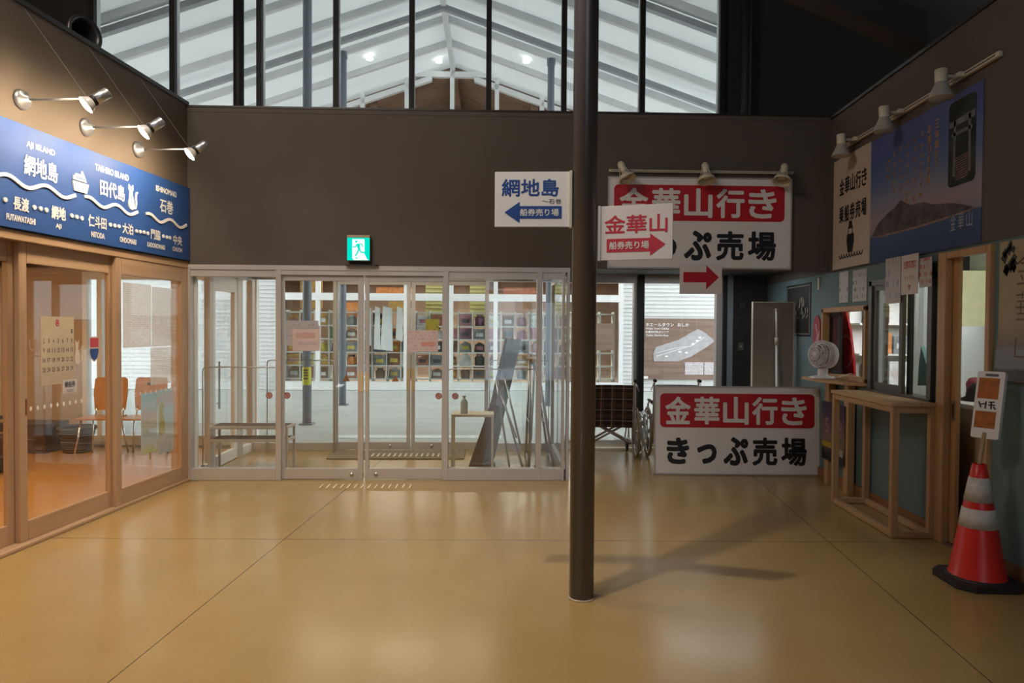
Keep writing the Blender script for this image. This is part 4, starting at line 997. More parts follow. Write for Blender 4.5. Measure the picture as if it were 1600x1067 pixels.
# stickers and papers on the glass
MAT['film_pink'] = M('paper_pink', (.62, .49, .46), .5); MAT['film_lilac'] = M('paper_lilac', (.56, .49, .52), .5)
def nosign(u, v, label, d=.010):
    pl = PB(d); o = thing('prohibition_sticker', label, 'sticker', (u, d, v), FB, 'round red stickers on the glass doors')
    g = G(); g.disc(pl, u, v, .031, 0, .001, 20); g.build('disc', M('sticker_pale', (.40, .26, .22), .5), o)
    g = G(); g.annulus(pl, u, v, .025, .032, .001, .002); g.stroke(pl, [(u-.017, v+.017), (u+.017, v-.017)], .007, .001, .002); g.build('red_ring', M('muted_red_print', (.34, .07, .055), .5), o)
nosign(-2.648, .818, 'round red prohibition sticker on the fixed pane left of the doors', .022)
nosign(-2.478, .818, 'round red prohibition sticker on the left door leaf', .026)
nosign(-1.012, .818, 'round red prohibition sticker on the right door leaf', .026)
nosign(-.850, .818, 'round red prohibition sticker on the fixed pane right of the doors', .022)
def notice(name, label, d, u0, u1, v0, v1, mat, extra=None):
    pl = PB(d); o = thing(name, label, 'notice', ((u0+u1)/2, d, v0), FB)
    g = G(); g.rect(pl, u0, u1, v0, v1, 0, .001); g.build('sheet', mat, o)
    if extra: extra(o, pl)
    return o
def ex1(o, pl):
    g = G(); g.rrect(pl, -2.72, -2.49, 1.40, 1.47, .012, .001, .002); g.build('heading_block', M('faded_red', (.55, .34, .31), .5), o)
    g = G(); g.prism(pl, arrow(-1, -2.45, 1.345, .20, .06, .05, .035), .001, .002); g.build('arrow', M('faded_red2', (.48, .36, .34), .5), o)
notice('door_notice', 'pale pink notice with a faded arrow on the left entrance leaf', 1.62, -2.83, -2.56, 1.24, 1.50, 'film_pink')
fs_ = lambda px_: px_
def ex2(o, pl):
    g = G(); g.rrect(pl, -2.392, -2.205, 1.375, 1.43, .01, .001, .002); g.build('heading_block', M('faded_red', (.55, .36, .33), .5), o)
    g = G(); g.prism(pl, arrow(-1, -2.195, 1.325, .19, .055, .05, .035), .001, .002); g.build('arrow', M('faded_grey', (.50, .42, .41), .5), o)
notice('door_notice', 'pale pink notice with faded left arrow taped over a wider sheet', .022, -2.425, -2.165, 1.252, 1.465, 'film_pink', ex2)
notice('door_notice', 'wider lilac sheet behind the pale pink notice on the left leaf', .036, -2.49, -2.18, 1.30, 1.545, PRINT('lilac_print', (.58, .52, .55), (.46, .42, .47), 28, 60, .45))
def ex3(o, pl):
    g = G(); g.prism(pl, arrow(1, -1.185, 1.325, .15, .07, .05, .04), .001, .002); g.build('arrow', M('faded_red3', (.62, .30, .26), .5), o)
notice('door_notice', 'pink notice with a faded red right arrow across the right leaf', .022, -1.315, -1.02, 1.25, 1.46, PRINT('pink_print', (.64, .50, .48), (.56, .40, .38), 30, 40, .5), ex3)
notice('door_notice', 'square yellow notice high on the right leaf', .036, -1.145, -1.015, 1.452, 1.57, PRINT('yellow_print', (.56, .50, .07), (.20, .17, .03), 45, 60, .42))
# tactile bars set in the floor
g = G(); g.box(-1.9-.006, -1.9+.006, -.33, -.17, .001, .007, .002)
tb0 = tag(g.build('tactile_bar', M('gold_tactile', (.95, .84, .50), .35), None, FB), 'thin gold tactile bar in the floor row before the glass doors', 'floor bar', 'gold tactile bars before the doors')
X0 = -2.075
tb0.location = FB.m @ Vector((X0, -.27, .001))
for k in range(1, 14):
    c = tb0.copy(); COL.objects.link(c); c.location = FB.m @ Vector((X0+.0635*k, -.27, .001))
g = G(); g.box(-1.9-.012, -1.9+.012, .9, 1.1, .013, .017, .002)
tb1 = tag(g.build('tactile_bar', M('white_tactile', (.66, .62, .52), .45), None, FB), 'short white tactile bar on the vestibule mat row', 'floor bar', 'white tactile bars in the vestibule')
for k in range(14):
    c = tb1 if k == 0 else tb1.copy()
    if k: COL.objects.link(c)
    c.location = FB.m @ Vector((-1.86+.063*k, 1.24, .0135))
g = G(); g.box(-2.35, -.80, 1.05, 1.55, .001, .012, .004)
tag(g.build('entrance_mat', M('brown_mat', (.22, .16, .10), .9, var=.3, scale=80), None, FB), 'brown entrance mat inside the outer doors', 'mat')
g = G(); g.box(-2.6, -.35, 2.58, 2.84, -.009, -.004)
tag(g.build('tactile_strip', M('white_strip', (.74, .80, .76), .5, var=.2, scale=12), None, FB), 'white tactile strip on the paving outside the doors', 'strip')

# clear guards beside the sliding doors
def guard(label, u0, u1, d, zt, both=True):
    o = thing('door_guard', label, 'guard', ((u0+u1)/2, d, .09), FB, 'clear guards beside the sliding doors')
    g = G(); p = [(u0, d, .12), (u0, d, zt-.04), (u0+.01, d, zt-.01), (u0+.04, d, zt), (u1-.04, d, zt), (u1-.01, d, zt-.01), (u1, d, zt-.04), (u1, d, .12)]
    g.tube(p, .006, 8); g.build('edge_rail', 'steel', o)
    g = G(); g.box(u0+.006, u1-.006, d-.002, d+.002, .12, zt-.006); g.build('pane', 'glass', o)
    g = G()
    for u in (u0, u1): g.box(u-.018, u+.018, d-.012, d+.012, .002, .12, .003)
    g.build('foot', 'steel', o)
guard('clear guard panel behind the fixed pane left of the doors', -3.335, -2.56, .14, 1.083)
guard('clear guard panel behind the fixed pane right of the doors', -.935, -.05, .14, 1.076)
guard('clear guard panel beside the outer left door', -3.15, -2.36, 1.50, 1.09)
guard('clear guard panel beside the outer right door', -.52, .19, 1.50, 1.10)

# shelf bench in the vestibule
o = thing('slatted_rack', 'low two tier metal rack standing behind the left fixed pane', 'rack', (-3.0, .40, .002), FB)
def tier(z, name):
    g = G(); x0, x1, y0, y1 = -3.40+.05, -2.555, .30, .58
    g.box(x0, x1, y0, y0+.022, z-.028, z, .002); g.box(x0, x1, y1-.022, y1, z-.028, z, .002); g.box(x0, x0+.022, y0+.022, y1-.022, z-.028, z); g.box(x1-.022, x1, y0+.022, y1-.022, z-.028, z)
    g.mi = 1; g.box(x0+.02, x1-.02, y0+.02, y1-.02, z-.012, z-.002); g.build(name, ['alu_pale', 'rack_dark'], o)
MAT['alu_pale'] = M('pale_rack_metal', (.58, .54, .50), .4, .3); MAT['rack_dark'] = M('dark_rack_slats', (.08, .06, .05), .6, var=.3, scale=30)
tier(.475, 'shelf'); tier(.345, 'shelf')
for a in (-3.339, -2.566):
    for b in (.311, .569):
        g = G(); g.box(a-.011, a+.011, b-.011, b+.011, .002, .447); g.build('leg', 'alu_pale', o)

# boards and stands at the right of the vestibule
o = thing('leaning_board', 'tall dark board leaning on a metal trestle in the vestibule', 'board', (-.5, .8, .004), FB)
g = G(); V_ = [(-.62, .62, .014), (-.46, 1.02, .014), (-.165, 1.02, 1.36), (-.33, .62, 1.37)]; g.raw([(x, y, z) for x, y, z in V_]+[(x-.03, y+.02, z) for x, y, z in V_], [(0, 1, 2, 3), (7, 6, 5, 4), (0, 4, 5, 1), (1, 5, 6, 2), (2, 6, 7, 3), (3, 7, 4, 0)]); g.build('panel', M('dark_grey_board', (.075, .08, .095), .3, var=.1), o)
g = G(); g.prism(lambda u, v, n: (u, n, v), [(-.735, .014), (-.60, .014), (-.34, .98), (-.41, .98)], .585, .60); g.build('edge_batten', M('brown_batten', (.16, .10, .075), .5), o, label='brown batten along the lower edge')
o = thing('folding_trestle', 'silver folding trestle stand behind the right fixed pane', 'stand', (-.1, .75, .004), FB)
for sx, x0, x1 in ((1, -.02, .165), (-1, -.06, -.10)):
    for d in (.5, 1.15):
        g = G(); g.tube([(x0, d, 1.14), (x1, d, .006)], .015, 8); g.build('leg', 'silver', o)
    g = G()
    for t in (.25, .6, .96): x = x0+(x1-x0)*t; z = 1.14+(.006-1.14)*t; g.tube([(x, .5, z), (x, 1.15, z)], .011, 8)
    g.build('cross_bar', 'silver', o)
g = G(); g.box(-.10, .02, .48, 1.17, 1.13, 1.165, .004); g.build('top_cap', M('tan_wood_cap', (.40, .28, .17), .5), o)
g = G(); g.prism(lambda u, v, n: (u, n, v), [(-.075, .30), (-.065, .30), (-.035, 1.1), (-.045, 1.1)], .54, 1.1); g.build('dark_sheet', M('black_sheet', (.05, .045, .045), .35), o)
o = thing('easel', 'thin metal easel with an X of legs in the vestibule', 'easel', (-.3, .4, .004), FB)
for a, b in (((-.43, .36, .95), (-.16, .34, .006)), ((-.45, .38, .95), (-.30, .52, .006)), ((-.36, .36, .98), (-.20, .28, .3))):
    g = G(); g.tube([a, b], .011, 8); g.build('leg', 'steel', o)
g = G(); g.tube([(-.40, .335, .80), (-.235, .335, .36)], .008, 8); g.build('brace', 'steel', o)
g = G(); g.prism(lambda u, v, n: (u, .345-n, v), [(-.45, .70), (-.38, .66), (-.36, .98), (-.40, 1.04)], 0, .006); g.build('plate', M('grey_plate', (.34, .32, .36), .4), o)
o = thing('low_table', 'small cream framed table behind the right fixed pane', 'table', (-.72, .35, .004), FB)
g = G(); g.box(-.90, -.47, .22, .52, .588, .612, .003); g.build('table_top', M('cream_board', (.66, .58, .46), .5), o)
for a in (-.888, -.484):
    for b in (.234, .506): g = G(); g.box(a-.012, a+.012, b-.012, b+.012, .004, .587, .002); g.build('leg', M('cream_leg', (.62, .54, .42), .5), o)
g = G(); g.lathe([(0, 0), (.036, 0), (.038, .02), (.038, .11), (.028, .135), (.012, .15), (.012, .165), (.02, .168), (.02, .18), (0, .18)], (-.775, .33, .6135), seg=18)
tag(g.build('sanitiser_bottle', M('clear_bottle', (.62, .62, .58), .2), None, FB), 'clear pump bottle on the cream table', 'bottle')

g = G(); pl = PB(1.645); g.annulus(pl, -.235, 1.20, .055, .072, 0, .001, 28); tag(g.build('round_letter', M('white_film', (.62, .62, .64), .5), None, FB), 'pale film letter O on the outer glass above the leaning board', 'lettering')
def tri(s, z, d, label):
    pl = PB(d); o = thing('warning_sticker', label, 'sticker', (s, d, z), FB, 'orange warning triangles on the outer doors')
    g = G(); g.prism(pl, [(s-.045, z-.03), (s+.045, z-.03), (s, z+.05)], 0, .001); g.prism(pl, [(s-.006, z-.012), (s+.006, z-.012), (s, z+.025)], .001, .002); g.build('triangle', M('dull_orange', (.42, .20, .08), .5), o)
tri(-2.25, .86, 1.64, 'orange warning triangle sticker on the outer left door')
tri(-1.66, .86, 1.64, 'orange warning triangle sticker near the outer door meeting edge')

# ================================================================== RIGHT SIDE
RF = Frame((0, 0, 0), 0)
# alcove: wheelchairs, panel, pole, wall fittings
MAT['plaid'] = None
def plaid():
    m, t, p = _new('brown_plaid'); N, K = t.nodes, t.links
    c = N.new('ShaderNodeTexCoord'); sp = N.new('ShaderNodeSeparateXYZ'); K.new(c.outputs['Object'], sp.inputs[0])
    def mth(op, a, b=0.):
        q = N.new('ShaderNodeMath'); q.operation = op
        for i, v in enumerate((a, b)):
            if isinstance(v, (int, float)): q.inputs[i].default_value = v
            else: K.new(v, q.inputs[i])
        return q.outputs[0]
    def stripe(s, per, w_, off): return mth('LESS_THAN', mth('FRACT', mth('ADD', mth('DIVIDE', s, per), off)), w_)
    base = None
    k1 = mth('ADD', stripe(sp.outputs['X'], .125, .42, .1), stripe(sp.outputs['Z'], .125, .42, .3))
    k2 = mth('MAXIMUM', stripe(sp.outputs['X'], .125, .05, .0), stripe(sp.outputs['Z'], .125, .05, .55))
    x = N.new('ShaderNodeValToRGB'); x.color_ramp.elements[0].color = (.016, .009, .008, 1); x.color_ramp.elements[1].color = (.10, .045, .022, 1)
    K.new(mth('MULTIPLY', k1, .5), x.inputs[0])
    mx = N.new('ShaderNodeMix'); mx.data_type = 'RGBA'; K.new(k2, mx.inputs[0]); K.new(x.outputs[0], mx.inputs[6]); mx.inputs[7].default_value = (.34, .25, .19, 1)
    K.new(mx.outputs[2], p.inputs['Base Color']); p.inputs['Roughness'].default_value = .8
    return m
MAT['plaid'] = plaid(); MAT['tyre'] = M('tan_tyre', (.20, .15, .09), .7); MAT['frame_steel'] = M('champagne_frame', (.40, .33, .26), .3, .7)
def wheelchair(x, y, label):
    o = thing('wheelchair', label, 'wheelchair', (x, y, .004), RF, 'wheelchairs in the alcove')
    hw = .235
    g = G()
    V = []; Fc = []
    for j in range(2):
        for r in range(8):
            z = .36+.49*r/7
            for c in range(9):
                u = -hw+2*hw*c/8; sag = .035*(1-(u/hw)**2)
                V.append((x+u, y-.10+sag+(.012 if j else 0)-.06*(r/7), z))
    for j in range(2):
        for r in range(7):
            for c in range(8):
                a = j*72+r*9+c; Fc.append((a, a+1, a+10, a+9))
    g.raw(V, Fc, True); g.build('back_cloth', 'plaid', o)
    g = G(); g.rrect(lambda u, v, q: (x+u, y-.088-q, v), -.20, .12, .665, .715, .02, -.005, .01); g.build('back_pocket', M('pocket_brown', (.17, .075, .03), .8, var=.3, scale=30), o)
    g = G(); g.box(x-hw, x+hw, y-.04, y+.36, .44, .455, .005); g.build('seat', 'plaid', o)
    for sx in (-1, 1):
        a = x+sx*(hw+.015)
        g = G(); g.tube([(a, y-.15, .90), (a, y-.14, .84), (a, y-.09, .36), (a, y-.09, .18), (a, y+.30, .18), (a, y+.34, .20), (a, y+.36, .45)], .0115, 8)
        g.tube([(a, y-.10, .62), (a, y+.24, .62), (a, y+.30, .58), (a, y+.34, .45)], .0115, 8); g.tube([(a, y-.09, .42), (a, y+.36, .42)], .0115, 8); g.build('side_frame', 'frame_steel', o)
        g = G(); g.tube([(a, y-.14, .895), (a, y-.17, .905), (a, y-.24, .90)], .017, 10); g.build('push_handle', 'rubber', o, label='black push handle')
        g = G(); g.tube([(a+sx*.01, y-.18, .87), (a+sx*.045, y-.19, .79)], .006, 6); g.build('brake_lever', 'steel', o)
        g = G(); g.box(a-.022, a+.022, y-.04, y+.26, .626, .65, .008); g.build('armrest_pad', 'rubber', o)
        wx = a+sx*.045; wc = (wx, y+.02, .292)
        g = G(); g.ring(wc, (1, 0, 0), .272, .016, 36, 8); wh = g.build('rear_wheel', 'tyre', o)
        g = G(); g.ring(wc, (1, 0, 0), .250, .008, 36, 6); g.lathe([(0, -.03), (.024, -.03), (.024, .03), (0, .03)], wc, (1, 0, 0), 12)
        for k in range(18):
            t = 2*PI*k/18; g.tube([(wx+(.02 if k % 2 else -.02), y+.02, .292), (wx, y+.02+.25*math.cos(t), .292+.25*math.sin(t))], .0016, 4, False)
        g.build('rim', 'steel', wh)
        g = G(); g.ring((wx+sx*.045, y+.02, .292), (1, 0, 0), .235, .009, 36, 8)
        for k in range(6): t = 2*PI*k/6; g.tube([(wx, y+.02+.245*math.cos(t), .292+.245*math.sin(t)), (wx+sx*.045, y+.02+.235*math.cos(t), .292+.235*math.sin(t))], .004, 5, False)
        g.build('hand_rim', 'chrome', wh)
        g = G(); g.ring((a-sx*.01, y+.42, .085), (1, 0, 0), .066, .014, 24, 8); g.lathe([(0, -.016), (.05, -.012), (.05, .012), (0, .016)], (a-sx*.01, y+.42, .085), (1, 0, 0), 16); cw_ = g.build('caster_wheel', 'rubber', o)
        g = G(); g.tube([(a+sx*.012, y+.42, .085), (a+sx*.012, y+.40, .17), (a-sx*.01, y+.38, .20)], .008, 6); g.build('caster_fork', 'steel', o)
        g = G(); g.tube([(a, y+.36, .42), (a-sx*.01, y+.48, .30), (a-sx*.02, y+.55, .14)], .010, 8); g.box(a-sx*.02-sx*.12, a-sx*.02, y+.50, y+.66, .115, .13, .004); g.build('footrest', 'steel', o)
    for p, q in (((-hw, .16), (hw, .42)), ((hw, .16), (-hw, .42))):
        g = G()
        for dy in (.02, .22): g.tube([(x+p[0], y+dy, p[1]), (x+q[0], y+dy, q[1])], .013, 8)
        g.build('cross_brace', 'frame_steel', o)
    return o
wheelchair(.79, 7.90, 'plaid backed wheelchair parked between the column and the floor sign')
wheelchair(1.53, 8.02, 'wheelchair parked behind the floor sign, push handles showing above it')

o = thing('beige_panel', 'tall beige door panel standing upright behind the floor sign', 'panel', (2.56, 7.72, .004), RF)
g = G(); g.box(2.335, 2.775, 7.70, 7.735, .004, 1.785, .003); g.build('sheet', M('beige_laminate', (.30, .245, .185), .32, var=.04), o)
g = G(); g.box(2.327, 2.336, 7.694, 7.74, .004, 1.79); g.box(2.774, 2.783, 7.694, 7.74, .004, 1.79); g.box(2.327, 2.783, 7.694, 7.74, 1.785, 1.797); g.build('edge_trim', 'cream', o)
o = thing('white_pole', 'thin white telescopic pole leaning before the beige panel', 'pole', (2.57, 7.5, .004), RF)
g = G(); g.tube([(2.565, 7.55, .004), (2.575, 7.65, 1.35)], .014, 10); g.build('lower_tube', 'whitepaint', o)
g = G(); g.tube([(2.575, 7.65, 1.345), (2.577, 7.676, 1.70)], .0105, 10); g.build('upper_tube', 'whitepaint', o)
g = G(); g.tube([(2.5748, 7.648, 1.32), (2.5752, 7.652, 1.40)], .021, 10); g.lathe([(0, 0), (.016, .004), (.016, .02), (0, .026)], (2.577, 7.676, 1.695)); g.build('clamp', 'cream', o)
AW = PB(1.85)
o = thing('light_switch', 'small metal switch plate on the dark alcove wall', 'switch', (2.63, 1.84, 1.2), FB)
g = G(); g.rect(AW, 2.60, 2.665, 1.225, 1.325, .001, .008); g.build('plate', M('switch_plate', (.16, .14, .11), .4, .3), o)
g = G(); g.disc(AW, 2.634, 1.275, .010, .008, .014, 12); g.build('button', 'cream', o)
o = thing('wall_sensor', 'dark grey sensor box high on the dark alcove wall', 'sensor', (2.63, 1.84, 1.7), FB)
g = G(); g.rect(AW, 2.60, 2.67, 1.70, 1.83, .001, .03); g.build('housing', M('dark_grey_plastic', (.05, .045, .045), .5), o)
g = G(); g.rect(AW, 2.61, 2.66, 1.71, 1.74, .03, .032); g.build('window', 'black', o)
# black poster with white brush writing, curling a little
WR = PR(2.82)
o = thing('black_poster', 'black poster with pale brush writing on the far right wall', 'poster', (2.815, 7.68, 1.42), RF)
g = G(); g.rect(WR, -8.05, -7.33, 1.42, 1.99, .002, .006); g.build('sheet', 'black', o)
g = G()
for a in ((-8.03, -7.35, 1.96, 1.968), (-8.03, -7.35, 1.44, 1.448), (-8.03, -8.02, 1.44, 1.968), (-7.36, -7.35, 1.44, 1.968)): g.rect(WR, *a, .006, .007)
g.build('border', M('silver_print', (.30, .28, .24), .4), o)
g = G(); rnd2 = random.Random(3)
for k in range(13):
    u = -7.80+.40*rnd2.random(); v = 1.60+.16*rnd2.random(); a = rnd2.uniform(.6, 2.4); l = rnd2.uniform(.04, .11)
    g.stroke(WR, [(u, v), (u+l*.5*math.cos(a)+.01, v+l*.5*math.sin(a)), (u+l*math.cos(a), v+l*math.sin(a))], .010, .006, .007)
g.build('brush_marks', M('pale_gold_print', (.50, .44, .32), .5), o)
o = thing('red_banner', 'small red and white oval banner on the wall left of the ticket hatch', 'banner', (2.81, 7.15, 1.1), RF)
p = [(-7.24, 1.2), (-7.24, 1.45)]+[(-7.15+.09*math.cos(R(a)), 1.50+.14*math.sin(R(a))) for a in range(160, 10, -20)]+[(-7.06, 1.45), (-7.06, 1.2), (-7.10, 1.10), (-7.19, 1.12)]
g = G(); g.prism(WR, p, .003, .012); g.build('cloth', M('faded_red_cloth', (.36, .07, .08), .7, var=.35, scale=22), o)
g = G()
for a in ([(-7.20, 1.30), (-7.12, 1.42), (-7.17, 1.55)], [(-7.10, 1.25), (-7.12, 1.36), (-7.08, 1.48)], [(-7.17, 1.18), (-7.11, 1.24)]): g.stroke(WR, a, .016, .012, .013)
g.build('pattern', M('faded_white_print', (.55, .40, .38), .6), o)

# ---- posters on the upper right wall
UR = PR(2.815)
o = thing('boarding_sign', 'white boarding ticket sign with a black boat beside the sea poster', 'sign', (2.80, 6.40, 2.06), RF)
g = G(); g.rect(UR, -6.765, -6.03, 2.066, 3.105, .002, .014); g.build('panel', M('cream_panel', (.55, .47, .39), .45, var=.03), o)
pl = lambda u, v, n: UR(u, v, n+.014)
for k, ch in enumerate('金華山行き'): g = G(); g.text(pl, ch, -6.60+.112*k+.02, 2.83, .100, .158, .002, 0, 0, .0035); g.build('lettering', 'ink', o)
for k, ch in enumerate('乗船券売場'): g = G(); g.text(pl, ch, -6.60+.112*k+.02, 2.57, .100, .158, .002, 0, 0, .0035); g.build('lettering', 'ink', o)
bx, bz = -6.39, 2.20; f = lambda a: [(bx+x, bz+y) for x, y in a]
g = G(); g.prism(pl, f([(-.045, .0), (.045, 0), (.075, .10), (.07, .16), (.045, .18), (.045, .235), (.03, .25), (.03, .285), (-.03, .285), (-.03, .25), (-.045, .235), (-.045, .18), (-.07, .16), (-.075, .10)]), 0, .0015)
g.mi = 1; g.prism(pl, f([(-.032, .17), (.032, .17), (.032, .215), (-.032, .215)]), .0015, .002)
g.mi = 0; nw = 9
for k in range(nw):
    c = -6.64+.052*k+.05; g.stroke(pl, [(c-.026, bz-.005), (c-.020, bz-.03), (c, bz-.043), (c+.020, bz-.03), (c+.026, bz-.005)], .013, 0, .0015)
g.build('boat_emblem', ['ink', 'cream'], o)
o = thing('sea_poster', 'large blue poster of an island in the sea on the right wall', 'poster', (2.80, 5.28, 2.05), RF)
u0, u1, v0, v1 = -6.03, -4.535, 2.055, 3.10
g = G(); g.rect(UR, u0, u1, v0, v1, .002, .006)
g.build('sheet', RAMPMAT('sea_poster_print', ((0, (.030, .055, .15)), (.17, (.045, .085, .20)), (.215, (.06, .10, .21)), (.225, (.24, .23, .27)), (.34, (.34, .27, .30)), (.48, (.22, .24, .34)), (.62, (.11, .16, .33)), (.82, (.07, .105, .29)), (1, (.075, .09, .27))), 'Z', 0, 1.05, .10, 3.0, rough=.65), o)
pl = lambda u, v, n: UR(u, v, n+.006)
W_ = u1-u0; f = lambda a: [(u0+W_*x, v0+(v1-v0)*y) for x, y in a]
isl = [(.02, .215), (.05, .26), (.09, .31), (.15, .345), (.21, .375), (.27, .395), (.335, .44), (.39, .40), (.44, .375), (.50, .372), (.56, .365), (.62, .335), (.70, .315), (.78, .30), (.85, .275), (.91, .248), (.955, .228), (.90, .212), (.70, .20), (.5, .193), (.3, .196), (.1, .203)]
g = G(); g.prism(pl, f(isl), 0, .001); g.build('island_print', M('island_print', (.085, .072, .074), .5, var=.6, scale=9), o)
sh = [(.02, .215), (.1, .218), (.3, .211), (.5, .208), (.7, .214), (.90, .222), (.955, .228), (.90, .212), (.70, .2), (.5, .193), (.3, .196), (.1, .203)]
g = G(); g.prism(pl, f(sh), .001, .002); g.build('shore_print', M('shore_print', (.26, .17, .14), .5, var=.4, scale=15), o)
g = G(); a_, b_ = f([(.755, .40)])[0], f([(.955, .955)])[0]; g.rrect(pl, a_[0], b_[0], a_[1], b_[1], .04, .0, .002); tp = g.build('gate_photo', M('dark_forest_photo', (.030, .034, .030), .6, var=.7, scale=6, spec=.2), o)
GP = lambda x, y: (a_[0]+(b_[0]-a_[0])*x, a_[1]+(b_[1]-a_[1])*y)
g = G()
for x in (.22, .80): g.stroke(pl, [GP(x, .12), GP(x+(.02 if x < .5 else -.02), .78)], .026, .002, .003)
g.prism(pl, [GP(.04, .70), GP(.96, .72), GP(.97, .80), GP(.03, .77)], .002, .003); g.prism(pl, [GP(.12, .59), GP(.88, .60), GP(.88, .64), GP(.12, .63)], .002, .003)
g.build('gate_print', M('stone_gate_print', (.13, .13, .14), .5, var=.3, scale=10), tp)
g = G()
for k in range(10): y = .06+.028*k; g.prism(pl, [GP(.28-.012*k*.3, y), GP(.74, y+.02), GP(.74, y+.032), GP(.28, y+.014)], .002, .003)
g.build('steps_print', M('steps_print', (.20, .115, .08), .5, var=.4, scale=12), tp)
GOLD = M('gold_print', (.40, .22, .10), .5, var=.3, scale=25)
poem = ['三年続けて', 'お詣りすれば', 7, 7, 7, 5, 5, 3]      # the last six columns are too blurred to read: brush marks only
rp = random.Random(11)
for c, line in enumerate(poem):
    u = u0+W_*(.66-.066*c); top = v0+(v1-v0)*(.90-.012*c)
    g = G()
    if isinstance(line, int):
        for k in range(line):
            v = top-.028-.073*k
            for q in range(4):
                a = rp.choice((0, PI/2, 1.0, 2.2)); l = rp.uniform(.012, .024); cu, cv = u+rp.uniform(-.010, .010), v+rp.uniform(-.018, .018)
                g.stroke(pl, [(cu-l*math.cos(a), cv-l*math.sin(a)), (cu+l*math.cos(a), cv+l*math.sin(a))], .007, .0, .002)
        line = ''
    for k, ch in enumerate(line): g.text(pl, ch, u, top-.028-.073*k, .048, .062, .002, 0, 0, .0022)
    g.build('poem_column', GOLD, o)
for k, ch in enumerate('金華山'): g = G(); g.text(pl, ch, u1-.30+.09*k, v0+.175, .062, .115, .001, .0); g.build('caption_lettering', M('caption_grey', (.34, .36, .42), .5), o)
# track with three unlit spotlights
o = thing('light_track', 'long cream lighting track above the posters on the right wall', 'rail', (2.8, 5.5, 3.16), RF)
g = G(); g.box(2.785, 2.813, 4.36, 6.72, 3.176, 3.210, .004); g.mi = 1; g.box(2.783, 2.785, 4.39, 6.70, 3.188, 3.198); g.build('track', ['cream', M('track_slot', (.12, .10, .08), .6)], o)
def track_spot(y, label):
    o = thing('track_spotlight', label, 'lamp', (2.66, y, 3.19), RF, 'unlit cream spotlights on the right wall track')
    z = 3.185; X = 2.655
    g = G(); g.box(2.745, 2.784, y-.045, y+.045, z-.012, z+.022, .004); g.tube([(2.75, y, z+.005), (X+.03, y, z+.005)], .011, 8); g.build('adaptor', 'cream', o)
    g = G(); g.lathe([(0, .052), (.036, .052), (.040, .046), (.037, -.035)], (X, y, z), (0, 0, 1), 22); g.build('lamp_housing', 'cream', o)
    g = G(); g.lathe([(.036, -.034), (.046, -.06), (.078, -.128), (.080, -.140)], (X, y, z), (0, 0, 1), 26); g.build('reflector', M('grey_glass_shell', (.40, .37, .33), .25), o, label='grey flared reflector')
    g = G(); g.lathe([(.079, -.140), (.06, -.15), (0, -.154)], (X, y, z), (0, 0, 1), 26); g.build('lens', M('unlit_lens', (.45, .42, .36), .15), o)
track_spot(6.27, 'cream spotlight on the wall track, over the boat sign')
track_spot(5.50, 'cream spotlight on the wall track, middle one of three')
track_spot(4.735, 'cream spotlight on the wall track, nearest the camera')

# ---- papers on the blue wall
def rpaper(name, label, u0, u1, v0, v1, mat, n=.003, group=None):
    o = thing(name, label, 'notice', (2.82-n, -(u0+u1)/2, v0), RF, group)
    g = G(); g.rect(WR, u0, u1, v0, v1, n, n+.002); g.build('sheet', mat, o); return o
PW = PRINT('wall_notice_print', (.50, .46, .44), (.24, .22, .22), 9, 45, .42)
rpaper('wall_notice', 'upright white notice above the ticket hatch, farther one', -6.64, -6.45, 1.745, 2.035, PRINT('notice_a', (.46, .44, .42), (.20, .18, .18), 14, 40, .42))
rpaper('wall_notice', 'upright white notice above the ticket hatch, nearer one', -6.36, -6.09, 1.745, 2.03, PRINT('notice_b', (.46, .43, .41), (.22, .16, .16), 16, 40, .46))
o = rpaper('wall_notice', 'long white notice with grey writing hanging over the dark window', -5.665, -5.43, 1.70, 2.062, PRINT('notice_c', (.48, .44, .42), (.27, .27, .36), 11, 40, .45), .052)
o = rpaper('wall_notice', 'white notice with red heading and red triangle over the dark window', -5.42, -5.18, 1.76, 2.06, 'paper', .052)
pl = lambda u, v, n: WR(u, v, n+.054)
g = G(); g.text(pl, '定期船窓口', -5.30, 1.985, .17, .06, .001, .02); g.build('lettering', 'redprint', o)
g = G()
for k in range(5):
    u = -5.36+.03*k
    for q in range(3): a = rp.choice((0, 1.2, 2.0)); g.stroke(pl, [(u-.009*math.cos(a), 1.885+.01*(q-1)-.009*math.sin(a)), (u+.009*math.cos(a), 1.885+.01*(q-1)+.009*math.sin(a))], .004, 0, .001)
g.build('lettering', M('soft_red', (.5, .2, .16), .5), o)
g = G(); g.prism(pl, [(-5.318, 1.83), (-5.282, 1.83), (-5.30, 1.785)], 0, .001); g.build('triangle', 'redprint', o)
rpaper('wall_notice', 'small white notice with red lines beside the door frame', -5.165, -5.005, 1.80, 2.015, PRINT('notice_d', (.50, .45, .43), (.45, .14, .14), 18, 40, .5), .052)
o = thing('wall_thermostat', 'small white plate high on the blue wall', 'plate', (2.815, 7.1, 1.93), RF)
g = G(); g.rect(WR, -7.14, -7.10, 1.90, 2.02, .001, .012); g.build('plate', 'cream', o)

